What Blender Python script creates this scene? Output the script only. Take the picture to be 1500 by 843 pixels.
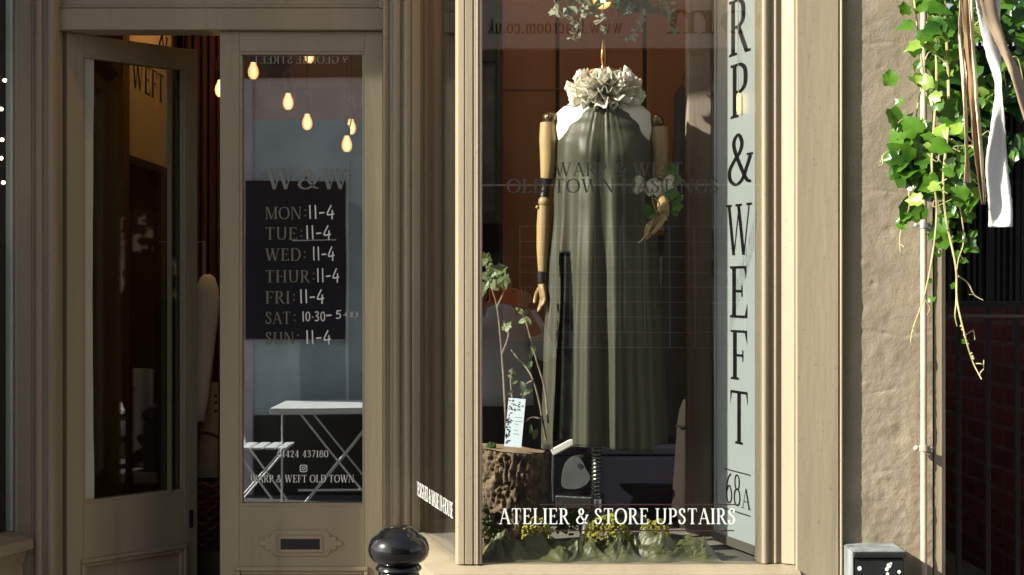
import bpy, bmesh, math, random
from mathutils import Vector, Matrix, noise
C = bpy.context.scene
for o in list(bpy.data.objects): bpy.data.objects.remove(o)
R = math.radians
random.seed(7)
V = Vector
# ------------------------------------------------------------------ camera, sky, sun, exposure
F = 2300.0; ZC = 1.55; U0 = 750.0; V0 = 421.5
cd = bpy.data.cameras.new('camera'); cam = bpy.data.objects.new('camera', cd); C.collection.objects.link(cam)
cam.location = (0, 0, ZC); cam.rotation_euler = (R(90), 0, 0)
cd.sensor_width = 36; cd.lens = 36 * F / 1500.0; cd.clip_start = 0.02; cd.clip_end = 400
C.camera = cam
SUN_AZ, SUN_EL = R(69), R(30)                   # measured from the shop front's normal, towards the left
sd = V((-math.sin(SUN_AZ) * math.cos(SUN_EL), -math.cos(SUN_AZ) * math.cos(SUN_EL), math.sin(SUN_EL)))
w = bpy.data.worlds.new("World"); C.world = w; w.use_nodes = True
nt = w.node_tree; bg = nt.nodes['Background']
sky = nt.nodes.new('ShaderNodeTexSky'); sky.sky_type = 'NISHITA'; sky.sun_disc = False
sky.sun_elevation = SUN_EL; sky.sun_rotation = math.atan2(sd.x, sd.y); sky.dust_density = 2.0
hs = nt.nodes.new('ShaderNodeHueSaturation'); hs.inputs['Saturation'].default_value = 0.42
nt.links.new(sky.outputs[0], hs.inputs['Color']); nt.links.new(hs.outputs[0], bg.inputs[0])
bg.inputs[1].default_value = 0.062
sl = bpy.data.lights.new('sun', 'SUN'); sl.energy = 4.7; sl.angle = R(0.6); sl.color = (1.0, 0.935, 0.80)
so = bpy.data.objects.new('sun', sl); C.collection.objects.link(so)
so.rotation_euler = sd.to_track_quat('Z', 'Y').to_euler()
C.view_settings.view_transform = 'Standard'; C.view_settings.look = 'None'
C.view_settings.exposure = 1.22; C.view_settings.gamma = 1.0; C.view_settings.use_curve_mapping = False
C.cycles.use_denoising = True; C.cycles.max_bounces = 10; C.cycles.transparent_max_bounces = 24
C.cycles.glossy_bounces = 5; C.cycles.caustics_reflective = False; C.cycles.caustics_refractive = False
C.cycles.sample_clamp_indirect = 6.0

# ------------------------------------------------------------------ helpers
def X(u, Y): return (u - U0) * Y / F
def Z(v, Y): return ZC + (V0 - v) * Y / F
def P(u, v, Y): return V((X(u, Y), Y, Z(v, Y)))

def srgb(r, g, b):
    f = lambda c: (c / 255 / 12.92) if c / 255 <= 0.04045 else ((c / 255 + 0.055) / 1.055) ** 2.4
    return (f(r), f(g), f(b))

def mat(name, col, rough=0.5, metal=0.0, var=0.12, vscale=6.0, bump=0.15, bscale=40.0, stretch=(1, 1, 1), spec=0.5, bdist=0.004, sheen=0.0, trans=0.0, col2=None, coat=0.0, wear=0.0):
    m = bpy.data.materials.new(name); m.use_nodes = True
    n = m.node_tree; b = n.nodes['Principled BSDF']; L = n.links
    tc = n.nodes.new('ShaderNodeTexCoord'); mp = n.nodes.new('ShaderNodeMapping'); mp.inputs['Scale'].default_value = stretch
    L.new(tc.outputs['Object'], mp.inputs['Vector'])
    nz = n.nodes.new('ShaderNodeTexNoise'); nz.inputs['Scale'].default_value = vscale; nz.inputs['Detail'].default_value = 6
    L.new(mp.outputs[0], nz.inputs['Vector'])
    cr = n.nodes.new('ShaderNodeValToRGB')
    c2 = col2 or tuple(c * (1 + var) for c in col)
    c1 = tuple(c * (1 - var) for c in col) if col2 is None else col
    cr.color_ramp.elements[0].position = 0.3; cr.color_ramp.elements[1].position = 0.7
    cr.color_ramp.elements[0].color = (*c1, 1); cr.color_ramp.elements[1].color = (*c2, 1)
    L.new(nz.outputs[0], cr.inputs[0]); L.new(cr.outputs[0], b.inputs['Base Color'])
    if wear:                                           # small scuffs, specks and faint runs of dirt
        last = cr.outputs[0]
        for sc_, lo, hi, st_, dk in ((95, .66, .74, (1, 1, 1), .62), (16, .60, .72, (1, 1, .06), .80)):
            m3 = n.nodes.new('ShaderNodeMapping'); m3.inputs['Scale'].default_value = st_; L.new(tc.outputs['Object'], m3.inputs['Vector'])
            n3 = n.nodes.new('ShaderNodeTexNoise'); n3.inputs['Scale'].default_value = sc_; n3.inputs['Detail'].default_value = 3; L.new(m3.outputs[0], n3.inputs['Vector'])
            r3 = n.nodes.new('ShaderNodeMapRange'); r3.inputs['From Min'].default_value = lo; r3.inputs['From Max'].default_value = hi; r3.inputs['To Max'].default_value = wear; L.new(n3.outputs[0], r3.inputs['Value'])
            x3 = n.nodes.new('ShaderNodeMix'); x3.data_type = 'RGBA'; L.new(r3.outputs['Result'], x3.inputs['Factor']); L.new(last, x3.inputs['A'])
            x3.inputs['B'].default_value = (col[0] * dk, col[1] * dk * .97, col[2] * dk * .93, 1); last = x3.outputs['Result']
        L.new(last, b.inputs['Base Color'])
    b.inputs['Roughness'].default_value = rough; b.inputs['Metallic'].default_value = metal
    b.inputs['Specular IOR Level'].default_value = spec
    if coat: b.inputs['Coat Weight'].default_value = coat; b.inputs['Coat Roughness'].default_value = 0.06
    if sheen: b.inputs['Sheen Weight'].default_value = sheen
    if bump:
        n2 = n.nodes.new('ShaderNodeTexNoise'); n2.inputs['Scale'].default_value = bscale; n2.inputs['Detail'].default_value = 5
        L.new(mp.outputs[0], n2.inputs['Vector'])
        bp = n.nodes.new('ShaderNodeBump'); bp.inputs['Strength'].default_value = bump; bp.inputs['Distance'].default_value = bdist
        L.new(n2.outputs[0], bp.inputs['Height']); L.new(bp.outputs[0], b.inputs['Normal'])
    if trans:
        t = n.nodes.new('ShaderNodeBsdfTranslucent'); L.new(cr.outputs[0], t.inputs['Color'])
        mx = n.nodes.new('ShaderNodeMixShader'); mx.inputs[0].default_value = trans
        L.new(b.outputs[0], mx.inputs[1]); L.new(t.outputs[0], mx.inputs[2])
        L.new(mx.outputs[0], n.nodes['Material Output'].inputs['Surface'])
    return m

def glass(name, base, k, tint=(0.93, 0.95, 0.93), wob=0.0):
    m = bpy.data.materials.new(name); m.use_nodes = True; n = m.node_tree; n.nodes.remove(n.nodes['Principled BSDF'])
    L = n.links
    tr = n.nodes.new('ShaderNodeBsdfTransparent'); tr.inputs[0].default_value = (*tint, 1)
    gl = n.nodes.new('ShaderNodeBsdfGlossy'); gl.inputs['Roughness'].default_value = 0.0; gl.inputs['Color'].default_value = (0.96, 0.98, 1, 1)
    ge = n.nodes.new('ShaderNodeNewGeometry'); dt_ = n.nodes.new('ShaderNodeVectorMath'); dt_.operation = 'DOT_PRODUCT'
    L.new(ge.outputs['Incoming'], dt_.inputs[0]); L.new(ge.outputs['Normal'], dt_.inputs[1])
    def M_(op, a, b=0.0, c=0.0):
        q = n.nodes.new('ShaderNodeMath'); q.operation = op
        for i, v_ in enumerate((a, b, c)):
            if hasattr(v_, 'is_linked'): L.new(v_, q.inputs[i])
            else: q.inputs[i].default_value = v_
        return q.outputs[0]
    f5 = M_('POWER', M_('SUBTRACT', 1.0, M_('ABSOLUTE', dt_.outputs['Value'])), 5.0)      # Schlick: grazing views mirror more
    ma = n.nodes.new('ShaderNodeMath'); ma.operation = 'MULTIPLY_ADD'; ma.use_clamp = True
    ma.inputs[1].default_value = k; ma.inputs[2].default_value = base + .04
    L.new(f5, ma.inputs[0])
    mx = n.nodes.new('ShaderNodeMixShader'); L.new(ma.outputs[0], mx.inputs[0]); L.new(tr.outputs[0], mx.inputs[1]); L.new(gl.outputs[0], mx.inputs[2])
    if wob:
        tc = n.nodes.new('ShaderNodeTexCoord'); nz = n.nodes.new('ShaderNodeTexNoise'); nz.inputs['Scale'].default_value = 2.2; nz.inputs['Detail'].default_value = 1
        L.new(tc.outputs['Object'], nz.inputs['Vector'])
        bp = n.nodes.new('ShaderNodeBump'); bp.inputs['Strength'].default_value = wob; bp.inputs['Distance'].default_value = 0.01
        L.new(nz.outputs[0], bp.inputs['Height']); L.new(bp.outputs[0], gl.inputs['Normal'])
    L.new(mx.outputs[0], n.nodes['Material Output'].inputs['Surface'])
    return m

def emis(name, col, s):
    m = bpy.data.materials.new(name); m.use_nodes = True; n = m.node_tree; b = n.nodes['Principled BSDF']
    b.inputs['Base Color'].default_value = (*col, 1); b.inputs['Emission Color'].default_value = (*col, 1); b.inputs['Emission Strength'].default_value = s
    b.inputs['Roughness'].default_value = 0.2
    return m

class MB:
    def __init__(s): s.b = bmesh.new()
    def poly(s, pts):
        vs = [s.b.verts.new(p) for p in pts]
        try: return s.b.faces.new(vs)
        except ValueError: return None
    def box(s, x0, y0, z0, x1, y1, z1):
        x0, x1 = min(x0, x1), max(x0, x1); y0, y1 = min(y0, y1), max(y0, y1); z0, z1 = min(z0, z1), max(z0, z1)
        v = [s.b.verts.new((x, y, z)) for x in (x0, x1) for y in (y0, y1) for z in (z0, z1)]
        for f in ((0, 1, 3, 2), (4, 6, 7, 5), (0, 4, 5, 1), (2, 3, 7, 6), (0, 2, 6, 4), (1, 5, 7, 3)): s.b.faces.new([v[i] for i in f])
        return s
    def obox(s, M, x0, y0, z0, x1, y1, z1):
        v = [s.b.verts.new(M @ V((x, y, z))) for x in (x0, x1) for y in (y0, y1) for z in (z0, z1)]
        for f in ((0, 1, 3, 2), (4, 6, 7, 5), (0, 4, 5, 1), (2, 3, 7, 6), (0, 2, 6, 4), (1, 5, 7, 3)): s.b.faces.new([v[i] for i in f])
        return s
    def prism(s, pts, z0, z1):                       # a plan outline raised from z0 to z1
        a = [s.b.verts.new((p[0], p[1], z0)) for p in pts]; b = [s.b.verts.new((p[0], p[1], z1)) for p in pts]
        n = len(pts)
        for i in range(n): s.b.faces.new((a[i], a[(i + 1) % n], b[(i + 1) % n], b[i]))
        s.b.faces.new(a[::-1]); s.b.faces.new(b)
        return s
    def sweep(s, prof, path, side):                  # profile (out, z) carried along a plan path, mitred; side turns the path's direction to 'out'
        n = len(path); rings = []
        for i, p in enumerate(path):
            p = V((p[0], p[1]))
            d0 = (p - V(path[i - 1])).normalized() if i else None
            d1 = (V(path[i + 1]) - p).normalized() if i < n - 1 else None
            d0 = d0 or d1; d1 = d1 or d0
            n0 = V((d0.y, -d0.x)) * side; n1 = V((d1.y, -d1.x)) * side
            m = (n0 + n1).normalized(); m = m / max(0.3, m.dot(n0))
            rings.append([s.b.verts.new((p.x + m.x * q[0], p.y + m.y * q[0], q[1])) for q in prof])
        k = len(prof)
        for a, b in zip(rings, rings[1:]):
            for j in range(k): s.b.faces.new((a[j], a[(j + 1) % k], b[(j + 1) % k], b[j]))
        s.b.faces.new(rings[0][::-1]); s.b.faces.new(rings[-1])
        return s
    def tube(s, pts, rad, seg=8, cap=True):
        pts = [V(p) for p in pts]; n = len(pts)
        if not hasattr(rad, '__len__'): rad = [rad] * n
        t = (pts[1] - pts[0]).normalized(); up = t.orthogonal().normalized(); rings = []
        for i, p in enumerate(pts):
            d = (pts[min(i + 1, n - 1)] - pts[max(i - 1, 0)]).normalized()
            up = (up - d * up.dot(d)); up = up.normalized() if up.length > 1e-6 else d.orthogonal().normalized()
            sd_ = d.cross(up)
            rings.append([s.b.verts.new(p + (up * math.cos(2 * math.pi * j / seg) + sd_ * math.sin(2 * math.pi * j / seg)) * rad[i]) for j in range(seg)])
        for a, b in zip(rings, rings[1:]):
            for j in range(seg): s.b.faces.new((a[j], a[(j + 1) % seg], b[(j + 1) % seg], b[j]))
        if cap: s.b.faces.new(rings[0][::-1]); s.b.faces.new(rings[-1])
        return s
    def loft(s, rings, cap=True, closed=True):
        rr = [[s.b.verts.new(p) for p in r] for r in rings]; k = len(rr[0])
        for a, b in zip(rr, rr[1:]):
            for j in range(k if closed else k - 1): s.b.faces.new((a[j], a[(j + 1) % k], b[(j + 1) % k], b[j]))
        if cap and closed: s.b.faces.new(rr[0][::-1]); s.b.faces.new(rr[-1])
        return s
    def lathe(s, prof, c, seg=32):
        return s.loft([[V((c[0] + r * math.cos(2 * math.pi * j / seg), c[1] + r * math.sin(2 * math.pi * j / seg), c[2] + z)) for j in range(seg)] for r, z in prof])
    def ell(s, prof, c, seg=32):                     # (rx, ry, z)
        return s.loft([[V((c[0] + a * math.cos(2 * math.pi * j / seg), c[1] + b * math.sin(2 * math.pi * j / seg), z)) for j in range(seg)] for a, b, z in prof])
    def ball(s, c, r, sub=2, sc=(1, 1, 1)):
        g = bmesh.ops.create_icosphere(s.b, subdivisions=sub, radius=r)
        for v in g['verts']: v.co = V((v.co.x * sc[0], v.co.y * sc[1], v.co.z * sc[2])) + V(c)
        return s
    def build(s, name, m, parent=None, smooth=False, bevel=0.0, solid=0.0, M=None, angle=40):
        b = s.b
        bmesh.ops.recalc_face_normals(b, faces=b.faces[:])
        me = bpy.data.meshes.new(name); b.to_mesh(me); b.free()
        o = bpy.data.objects.new(name, me); C.collection.objects.link(o)
        if m: me.materials.append(m)
        if smooth:
            for p in me.polygons: p.use_smooth = True
            if angle < 179:
                try: me.set_sharp_from_angle(angle=R(angle))
                except Exception: pass
        if solid:
            k = o.modifiers.new('solid', 'SOLIDIFY'); k.thickness = solid; k.offset = 0
        if bevel:
            k = o.modifiers.new('bevel', 'BEVEL'); k.width = bevel; k.segments = 2; k.limit_method = 'ANGLE'; k.angle_limit = R(50)
        if M is not None: o.matrix_world = M
        if parent: o.parent = parent
        return o

def thing(name, label, cat, loc=(0, 0, 0), rz=0, group=None):
    o = bpy.data.objects.new(name, None); C.collection.objects.link(o)
    o.location = loc; o.rotation_euler = (0, 0, rz); o.empty_display_size = 0.1
    return tag(o, label, cat, group)
def tag(o, label, cat, group=None):
    o['label'] = label; o['category'] = cat
    if group: o['group'] = group
    return o
def struct(o): o['kind'] = 'structure'; return o

def crom(pts, n=8, closed=False):
    pts = [V(p) for p in pts]; out = []; k = len(pts)
    for i in range(k if closed else k - 1):
        g = lambda j: pts[j % k] if closed else pts[min(max(j, 0), k - 1)]
        p0, p1, p2, p3 = g(i - 1), g(i), g(i + 1), g(i + 2)
        for j in range(n):
            t = j / n
            out.append(0.5 * ((2 * p1) + (p2 - p0) * t + (2 * p0 - 5 * p1 + 4 * p2 - p3) * t * t + (3 * p1 - p0 - 3 * p2 + p3) * t ** 3))
    if not closed: out.append(pts[-1])
    return out
def lerp(a, b, t): return a + (b - a) * t
def interp(tab, x):
    if x <= tab[0][0]: return tab[0][1:]
    for a, b in zip(tab, tab[1:]):
        if x <= b[0]:
            t = (x - a[0]) / (b[0] - a[0]); t = t * t * (3 - 2 * t)
            return tuple(lerp(p, q, t) for p, q in zip(a[1:], b[1:]))
    return tab[-1][1:]

# ------------------------------------------------------------------ a serif alphabet drawn as pen strokes
S_, T_, H_ = 0.15, 0.05, 0.05
def st(x, y0=0, y1=1, a=1, b=1, w=S_):
    q = [[(x - w / 2, y0), (x + w / 2, y0), (x + w / 2, y1), (x - w / 2, y1)]]
    if a: q.append([(x - w / 2 - .09, y0), (x + w / 2 + .09, y0), (x + w / 2 + .07, y0 + H_), (x - w / 2 - .07, y0 + H_)])
    if b: q.append([(x - w / 2 - .07, y1 - H_), (x + w / 2 + .07, y1 - H_), (x + w / 2 + .09, y1), (x - w / 2 - .09, y1)])
    return q
def dg(x0, y0, x1, y1, w): return [[(x0 - w / 2, y0), (x0 + w / 2, y0), (x1 + w / 2, y1), (x1 - w / 2, y1)]]
def rc(x0, y0, x1, y1): return [[(x0, y0), (x1, y0), (x1, y1), (x0, y1)]]
def sf(x, y, w=.15): return rc(x - w, y, x + w, y + H_ * .9)
def pen(pts, closed=False, thick=S_, thin=T_, n=7):
    p = crom([(a, b) for a, b in pts], n, closed); k = len(p); L = []; Rr = []
    for i in range(k):
        d = (p[(i + 1) % k] - p[i - 1]) if closed else (p[min(i + 1, k - 1)] - p[max(i - 1, 0)])
        d.normalize(); h = (thin + (thick - thin) * abs(d.y) ** 1.3) / 2; nn = V((-d.y, d.x)) * h
        L.append(p[i] + nn); Rr.append(p[i] - nn)
    q = []
    for i in range(k if closed else k - 1):
        j = (i + 1) % k; q.append([tuple(L[i]), tuple(Rr[i]), tuple(Rr[j]), tuple(L[j])])
    return [('strip', q)]
def bar(x0, x1, y, tip=0.0, up=0):
    q = rc(x0, y, x1, y + H_)
    if tip: q += [[(x1 - .09, y + (H_ if up > 0 else 0)), (x1, y + (H_ if up > 0 else 0)), (x1, y + tip * up + (H_ if up > 0 else 0))]]
    return q
def bowl(x, y0, y1, r): m = (y0 + y1) / 2; return pen([(x, y1 - .025), (x + r * .55, y1 - .03), (x + r * .92, lerp(m, y1, .55)), (x + r, m), (x + r * .92, lerp(m, y0, .55)), (x + r * .55, y0 + .03), (x, y0 + .025)])
OV = [(.5, .98), (.2, .85), (.09, .5), (.2, .15), (.5, .02), (.8, .15), (.91, .5), (.8, .85)]
def ovl(cx, cy, rx, ry): return [(cx + (a - .5) / .41 * rx, cy + (b - .5) / .48 * ry) for a, b in OV]
CC = [(.80, .74), (.72, .9), (.5, .975), (.22, .84), (.11, .5), (.22, .15), (.5, .025), (.72, .09), (.83, .25)]
ONE = {
 'A': (.9, dg(.12, 0, .43, 1, T_ * 1.2) + dg(.80, 0, .45, 1, S_) + rc(.22, .33, .68, .38) + sf(.12, 0, .13) + sf(.80, 0, .15)),
 'B': (.74, st(.19) + bowl(.19, .52, 1, .36) + bowl(.19, 0, .55, .42)),
 'C': (.9, pen(CC) + rc(.79, .70, .83, .97)),
 'D': (.95, st(.19) + bowl(.19, 0, 1, .64)),
 'E': (.76, st(.19) + bar(.19, .66, .95, .2, -1) + bar(.19, .52, .49) + rc(.48, .40, .52, .62) + bar(.19, .7, 0, .22, 1)),
 'F': (.7, st(.19) + bar(.19, .66, .95, .22, -1) + bar(.19, .52, .47) + rc(.48, .38, .52, .6)),
 'G': (.97, pen(CC[:-1] + [(.78, .12)]) + rc(.79, .70, .83, .97) + st(.78, .02, .44, 0, 1)),
 'H': (1.0, st(.19) + st(.80) + rc(.19, .48, .80, .53)),
 'I': (.38, st(.19)),
 'L': (.72, st(.19) + bar(.19, .67, 0, .24, 1)),
 'M': (1.12, st(.14, w=T_ * 1.2) + dg(.56, 0, .2, 1, S_ * .9) + dg(.56, 0, .93, 1, T_ * 1.2) + st(.94)),
 'N': (.98, st(.14, w=T_ * 1.2) + dg(.8, 0, .2, 1, S_) + st(.82, a=0, w=T_ * 1.2)),
 'O': (1.0, pen(OV, True)),
 'P': (.72, st(.19) + bowl(.19, .45, 1, .42)),
 'R': (.84, st(.19) + bowl(.19, .48, 1, .4) + dg(.72, 0, .4, .5, S_) + sf(.76, 0, .1)),
 'S': (.66, pen([(.52, .76), (.46, .92), (.32, .975), (.16, .88), (.15, .72), (.3, .56), (.48, .42), (.53, .24), (.42, .07), (.28, .025), (.14, .1), (.1, .26)], thick=.14) + rc(.51, .72, .55, .96) + rc(.08, .04, .12, .29)),
 'T': (.82, st(.41, b=0) + rc(.06, .95, .76, 1) + [[(.06, .95), (.12, .95), (.06, .74)], [(.70, .95), (.76, .95), (.76, .74)]]),
 'U': (.96, pen([(.19, .97), (.19, .4), (.24, .12), (.47, .025), (.7, .12), (.77, .4), (.77, .97)], thick=.13) + sf(.19, .955, .16) + sf(.77, .955, .13)),
 'V': (.9, dg(.45, 0, .16, 1, S_) + dg(.47, 0, .78, 1, T_ * 1.2) + sf(.16, .955) + sf(.78, .955, .13)),
 'W': (1.3, dg(.38, 0, .14, 1, S_) + dg(.40, 0, .66, 1, T_ * 1.2) + dg(.88, 0, .62, 1, S_) + dg(.90, 0, 1.16, 1, T_ * 1.2) + sf(.14, .955) + sf(.64, .955, .16) + sf(1.16, .955, .13)),
 '&': (.98, pen([(.93, .56), (.80, .36), (.62, .12), (.38, .02), (.16, .12), (.13, .3), (.3, .48), (.52, .64), (.6, .82), (.46, .975), (.3, .86), (.33, .68), (.55, .36), (.78, .1), (.95, .05)], thick=.14) + sf(.9, .55, .12)),
 '0': (.66, pen(ovl(.33, .5, .25, .48), True, thick=.13)),
 '1': (.44, st(.24, b=0) + [[(.08, .84), (.24, .9), (.24, 1)]]),
 '2': (.62, pen([(.1, .72), (.15, .9), (.32, .97), (.48, .82), (.44, .58), (.2, .2), (.1, .06)], thick=.12) + rc(.1, 0, .55, .09)),
 '3': (.6, pen([(.1, .78), (.18, .93), (.32, .97), (.46, .82), (.42, .62), (.24, .52), (.44, .44), (.5, .25), (.38, .06), (.2, .03), (.08, .16)], thick=.12)),
 '4': (.66, st(.43, b=0) + rc(.05, .26, .6, .31) + dg(.08, .3, .42, 1, T_)),
 '6': (.66, pen([(.52, .97), (.28, .82), (.12, .5), (.12, .26), (.22, .06), (.36, .025), (.52, .12), (.56, .3), (.46, .52), (.32, .57), (.16, .42)], thick=.12)),
 '7': (.6, rc(.08, .92, .56, 1) + dg(.24, 0, .53, .95, .1)),
 '8': (.66, pen(ovl(.33, .75, .19, .225), True, thick=.11) + pen(ovl(.33, .27, .24, .255), True, thick=.12)),
 '9': (.66, pen([(.12, .05), (.38, .2), (.53, .5), (.54, .75), (.44, .95), (.3, .975), (.15, .87), (.1, .68), (.2, .48), (.34, .43), (.5, .58)], thick=.12)),
 '-': (.4, rc(.06, .38, .34, .45)), ':': (.3, rc(.1, .05, .2, .17) + rc(.1, .5, .2, .62)), '.': (.3, rc(.09, 0, .22, .12)),
 'w': (.98, dg(.3, 0, .12, .66, .12) + dg(.32, 0, .5, .66, T_) + dg(.66, 0, .48, .66, .12) + dg(.68, 0, .86, .66, T_) + sf(.12, .62, .12) + sf(.86, .62, .1)),
 'l': (.34, st(.17, b=0, w=.12) + [[(.05, .95), (.17, 1), (.17, .9)]]),
 'i': (.34, st(.17, 0, .66, b=0, w=.12) + rc(.1, .8, .24, .93)),
 'a': (.6, st(.42, 0, .5, b=0, a=0, w=.12) + pen([(.12, .5), (.2, .63), (.36, .62), (.42, .48)], thick=.11) + pen([(.42, .4), (.2, .33), (.1, .17), (.2, .03), (.42, .14)], thick=.12) + rc(.4, 0, .56, .06)),
 'c': (.58, pen([(.5, .5), (.42, .62), (.3, .655), (.14, .54), (.1, .33), (.16, .12), (.32, .02), (.5, .14)], thick=.13)),
 'r': (.5, st(.16, 0, .66, b=0, w=.12) + pen([(.16, .4), (.28, .6), (.42, .6)], thick=.12)),
 'o': (.64, pen(ovl(.32, .33, .23, .31), True, thick=.13)),
 'm': (1.02, st(.16, 0, .66, b=0, w=.12) + pen([(.16, .4), (.3, .62), (.46, .58), (.5, .4), (.5, .02)], thick=.12) + pen([(.5, .4), (.64, .62), (.8, .58), (.84, .4), (.84, .02)], thick=.12) + sf(.5, 0, .13) + sf(.84, 0, .13)),
 'u': (.68, pen([(.16, .66), (.16, .25), (.24, .05), (.38, .04), (.52, .2)], thick=.12) + st(.52, 0, .66, b=0, w=.12)),
 'k': (.62, st(.16, b=0, w=.12) + dg(.17, .28, .46, .64, T_) + dg(.52, 0, .26, .4, .13) + sf(.5, 0, .1) + sf(.46, .6, .1)),
}
HAND = {'1': (.32, [[(.15, 1), (.19, 0)]]), '-': (.5, [[(.06, .42), (.42, .45)]]), '4': (.62, [[(.36, 1), (.06, .32), (.58, .36)], [(.46, .62), (.44, -.04)]]),
 '0': (.6, [ovl(.3, .5, .22, .46) + [(.3, .96)]]), '3': (.55, [[(.08, .92), (.3, .98), (.42, .8), (.2, .54), (.44, .4), (.36, .08), (.06, .06)]]), '5': (.6, [[(.5, .96), (.16, .94)], [(.16, .94), (.12, .56), (.36, .6), (.48, .3), (.32, .02), (.06, .06)]]),
 '.': (.3, [[(.12, .42), (.18, .46)]]), ' ': (.3, []), '(': (.3, [ovl(.2, .45, .18, .3) + [(.2, .75)]])}

def text(mb, s, M, h, width=None, align=0.0, track=.06, step=.00012):
    """Lay a line out in M's x-z plane, facing -y; every piece a hair in front of the last."""
    adv = []; x = 0.0
    for ch in s:
        adv.append(x); x += (.36 if ch == ' ' else ONE[ch][0]) + track
    x -= track
    sx = (width / x) if width else h
    k = 0
    for ch, a in zip(s, adv):
        if ch == ' ': continue
        for pc in ONE[ch][1]:
            quads = pc[1] if pc[0] == 'strip' else [pc]
            k += 1
            for q in quads:
                mb.poly([M @ V(((p[0] + a - x * align) * sx, -k % 9 * step, p[1] * h)) for p in q])
    return x * sx
def hand(mb, s, M, h, width, t=.1):
    adv = []; x = 0.0
    for ch in s: adv.append(x); x += HAND[ch][0] + .12
    sx = width / x; k = 0
    for ch, a in zip(s, adv):
        for line in HAND[ch][1]:
            p = crom(line, 5); k += 1
            for i in range(len(p) - 1):
                d = (p[i + 1] - p[i]).normalized(); nn = V((-d.y, d.x)) * t / 2; e = d * t * .3
                q = [p[i] + nn - e, p[i] - nn - e, p[i + 1] - nn + e, p[i + 1] + nn + e]
                mb.poly([M @ V(((c.x + a) * sx, -(k % 7) * .00012 - i % 2 * .00005, c.y * h)) for c in q])

# ------------------------------------------------------------------ materials
TAUPE = (0.300, 0.252, 0.176)
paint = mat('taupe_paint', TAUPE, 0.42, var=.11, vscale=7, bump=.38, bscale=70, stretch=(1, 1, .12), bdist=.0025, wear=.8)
paint_sunlit = mat('taupe_paint_sun', (0.312, 0.265, 0.186), 0.42, var=.11, vscale=6, bump=.38, bscale=60, stretch=(1, 1, .15), bdist=.0025, wear=.8)  # lighter taupe copy for the sunlit parts, sun put into the colour
render_m = mat('painted_render', (0.285, 0.243, 0.175), 0.8, var=.16, vscale=7, bump=.6, bscale=190, bdist=.002, wear=.9)
g_door = glass('door_glass', .28, 1.0, (.88, .93, .93), .03)
g_open = glass('open_door_glass', .09, 1.0, (.8, .84, .8), .03)
g_win = glass('window_glass', .075, 1.0, (.97, .98, .97), .02)
g_side = glass('side_glass', .0, .55, (.99, .99, .98), .02); g_left = glass('left_glass', .01, .18, (.9, .92, .9), .02)
black_gloss = mat('black_gloss_paint', (.006, .006, .007), .16, var=.3, bump=.35, bscale=25, bdist=.003, coat=.6)
iron = mat('black_iron', (.008, .008, .009), .38, var=.4, bump=.5, bscale=60)
white_vinyl = mat('white_vinyl', (.80, .81, .80), .5, var=.02, bump=0)
grey_vinyl = mat('grey_vinyl', (.155, .15, .115), .6, var=.05, bump=0)
dim_vinyl = mat('dark_vinyl', (.012, .014, .012), .5, var=.05, bump=0)
rust_vinyl = mat('dark_red_vinyl', (.045, .015, .012), .5, var=.05, bump=0)
ink = mat('black_letter', (.006, .006, .007), .45, var=.1, bump=0)
board_m = mat('frosted_board', (.44, .497, .50), .32, var=.03, vscale=2, bump=.05)
dark_wood = mat('dark_wood', (.055, .035, .022), .5, var=.3, vscale=9, bump=.3, stretch=(1, 1, .1))
orange_wood = mat('orange_wood', (.20, .088, .026), .45, var=.22, vscale=7, bump=.2, stretch=(1, 1, .12))
brown_wood = mat('brown_wood', (.16, .085, .04), .5, var=.25, vscale=8, bump=.25, stretch=(1, 1, .1))
grey_wood = mat('weathered_wood', (.22, .15, .10), .75, vscale=14, bump=.6, stretch=(1, 1, .12), col2=(.34, .31, .27))
blackish = mat('near_black', (.012, .011, .011), .7, var=.3)
floor_m = mat('dark_boards', (.07, .05, .035), .5, var=.3, vscale=10, stretch=(1, .1, 1))
plaster_in = mat('dark_plaster', (.055, .032, .022), .8, var=.2)
red_cloth = mat('dark_red_cloth', (.10, .018, .010), .8, var=.35, vscale=8, stretch=(3, 3, .3), sheen=.3)
cream = mat('cream_board', (.62, .50, .32), .6, var=.05)
calico = mat('calico', (.78, .76, .70), .8, var=.04, bump=.2, bscale=300)
pale_wood = mat('pale_wood', (.26, .165, .07), .38, vscale=16, bump=.2, stretch=(1, 1, .12), col2=(.50, .36, .18))
brass = mat('brass_joint', (.20, .15, .09), .35, metal=.9, var=.3)
chrome = mat('dull_chrome', (.45, .47, .48), .28, metal=1.0, var=.15)
leather = mat('black_leather', (.012, .011, .01), .4, var=.3)
satin = mat('olive_satin', (.044, .045, .025), .50, var=.10, vscale=3, bump=.22, bscale=300, bdist=.001, sheen=.15)
satin2 = mat('olive_taffeta', (.115, .12, .045), .40, var=.12, vscale=4, bump=.15, bscale=60, bdist=.002, sheen=.2)
black_silk = mat('black_silk', (.008, .009, .009), .3, var=.2)
frill_m = mat('cream_silk', (.93, .90, .80), .8, var=.04, bump=.1, bscale=120, trans=.28)
moss_m = mat('yellow_moss', (.26, .27, .03), .9, var=.5, vscale=60, col2=(.55, .50, .08), bump=.4)
dk_moss = mat('dark_moss', (.025, .05, .012), .9, col2=(.07, .11, .03), vscale=50)
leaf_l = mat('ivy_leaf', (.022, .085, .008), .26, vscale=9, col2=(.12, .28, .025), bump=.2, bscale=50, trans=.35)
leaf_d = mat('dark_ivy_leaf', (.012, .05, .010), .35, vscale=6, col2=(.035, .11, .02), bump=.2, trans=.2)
leaf_p = mat('pale_leaf', (.10, .16, .06), .5, vscale=9, col2=(.24, .31, .14), trans=.25)
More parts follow.
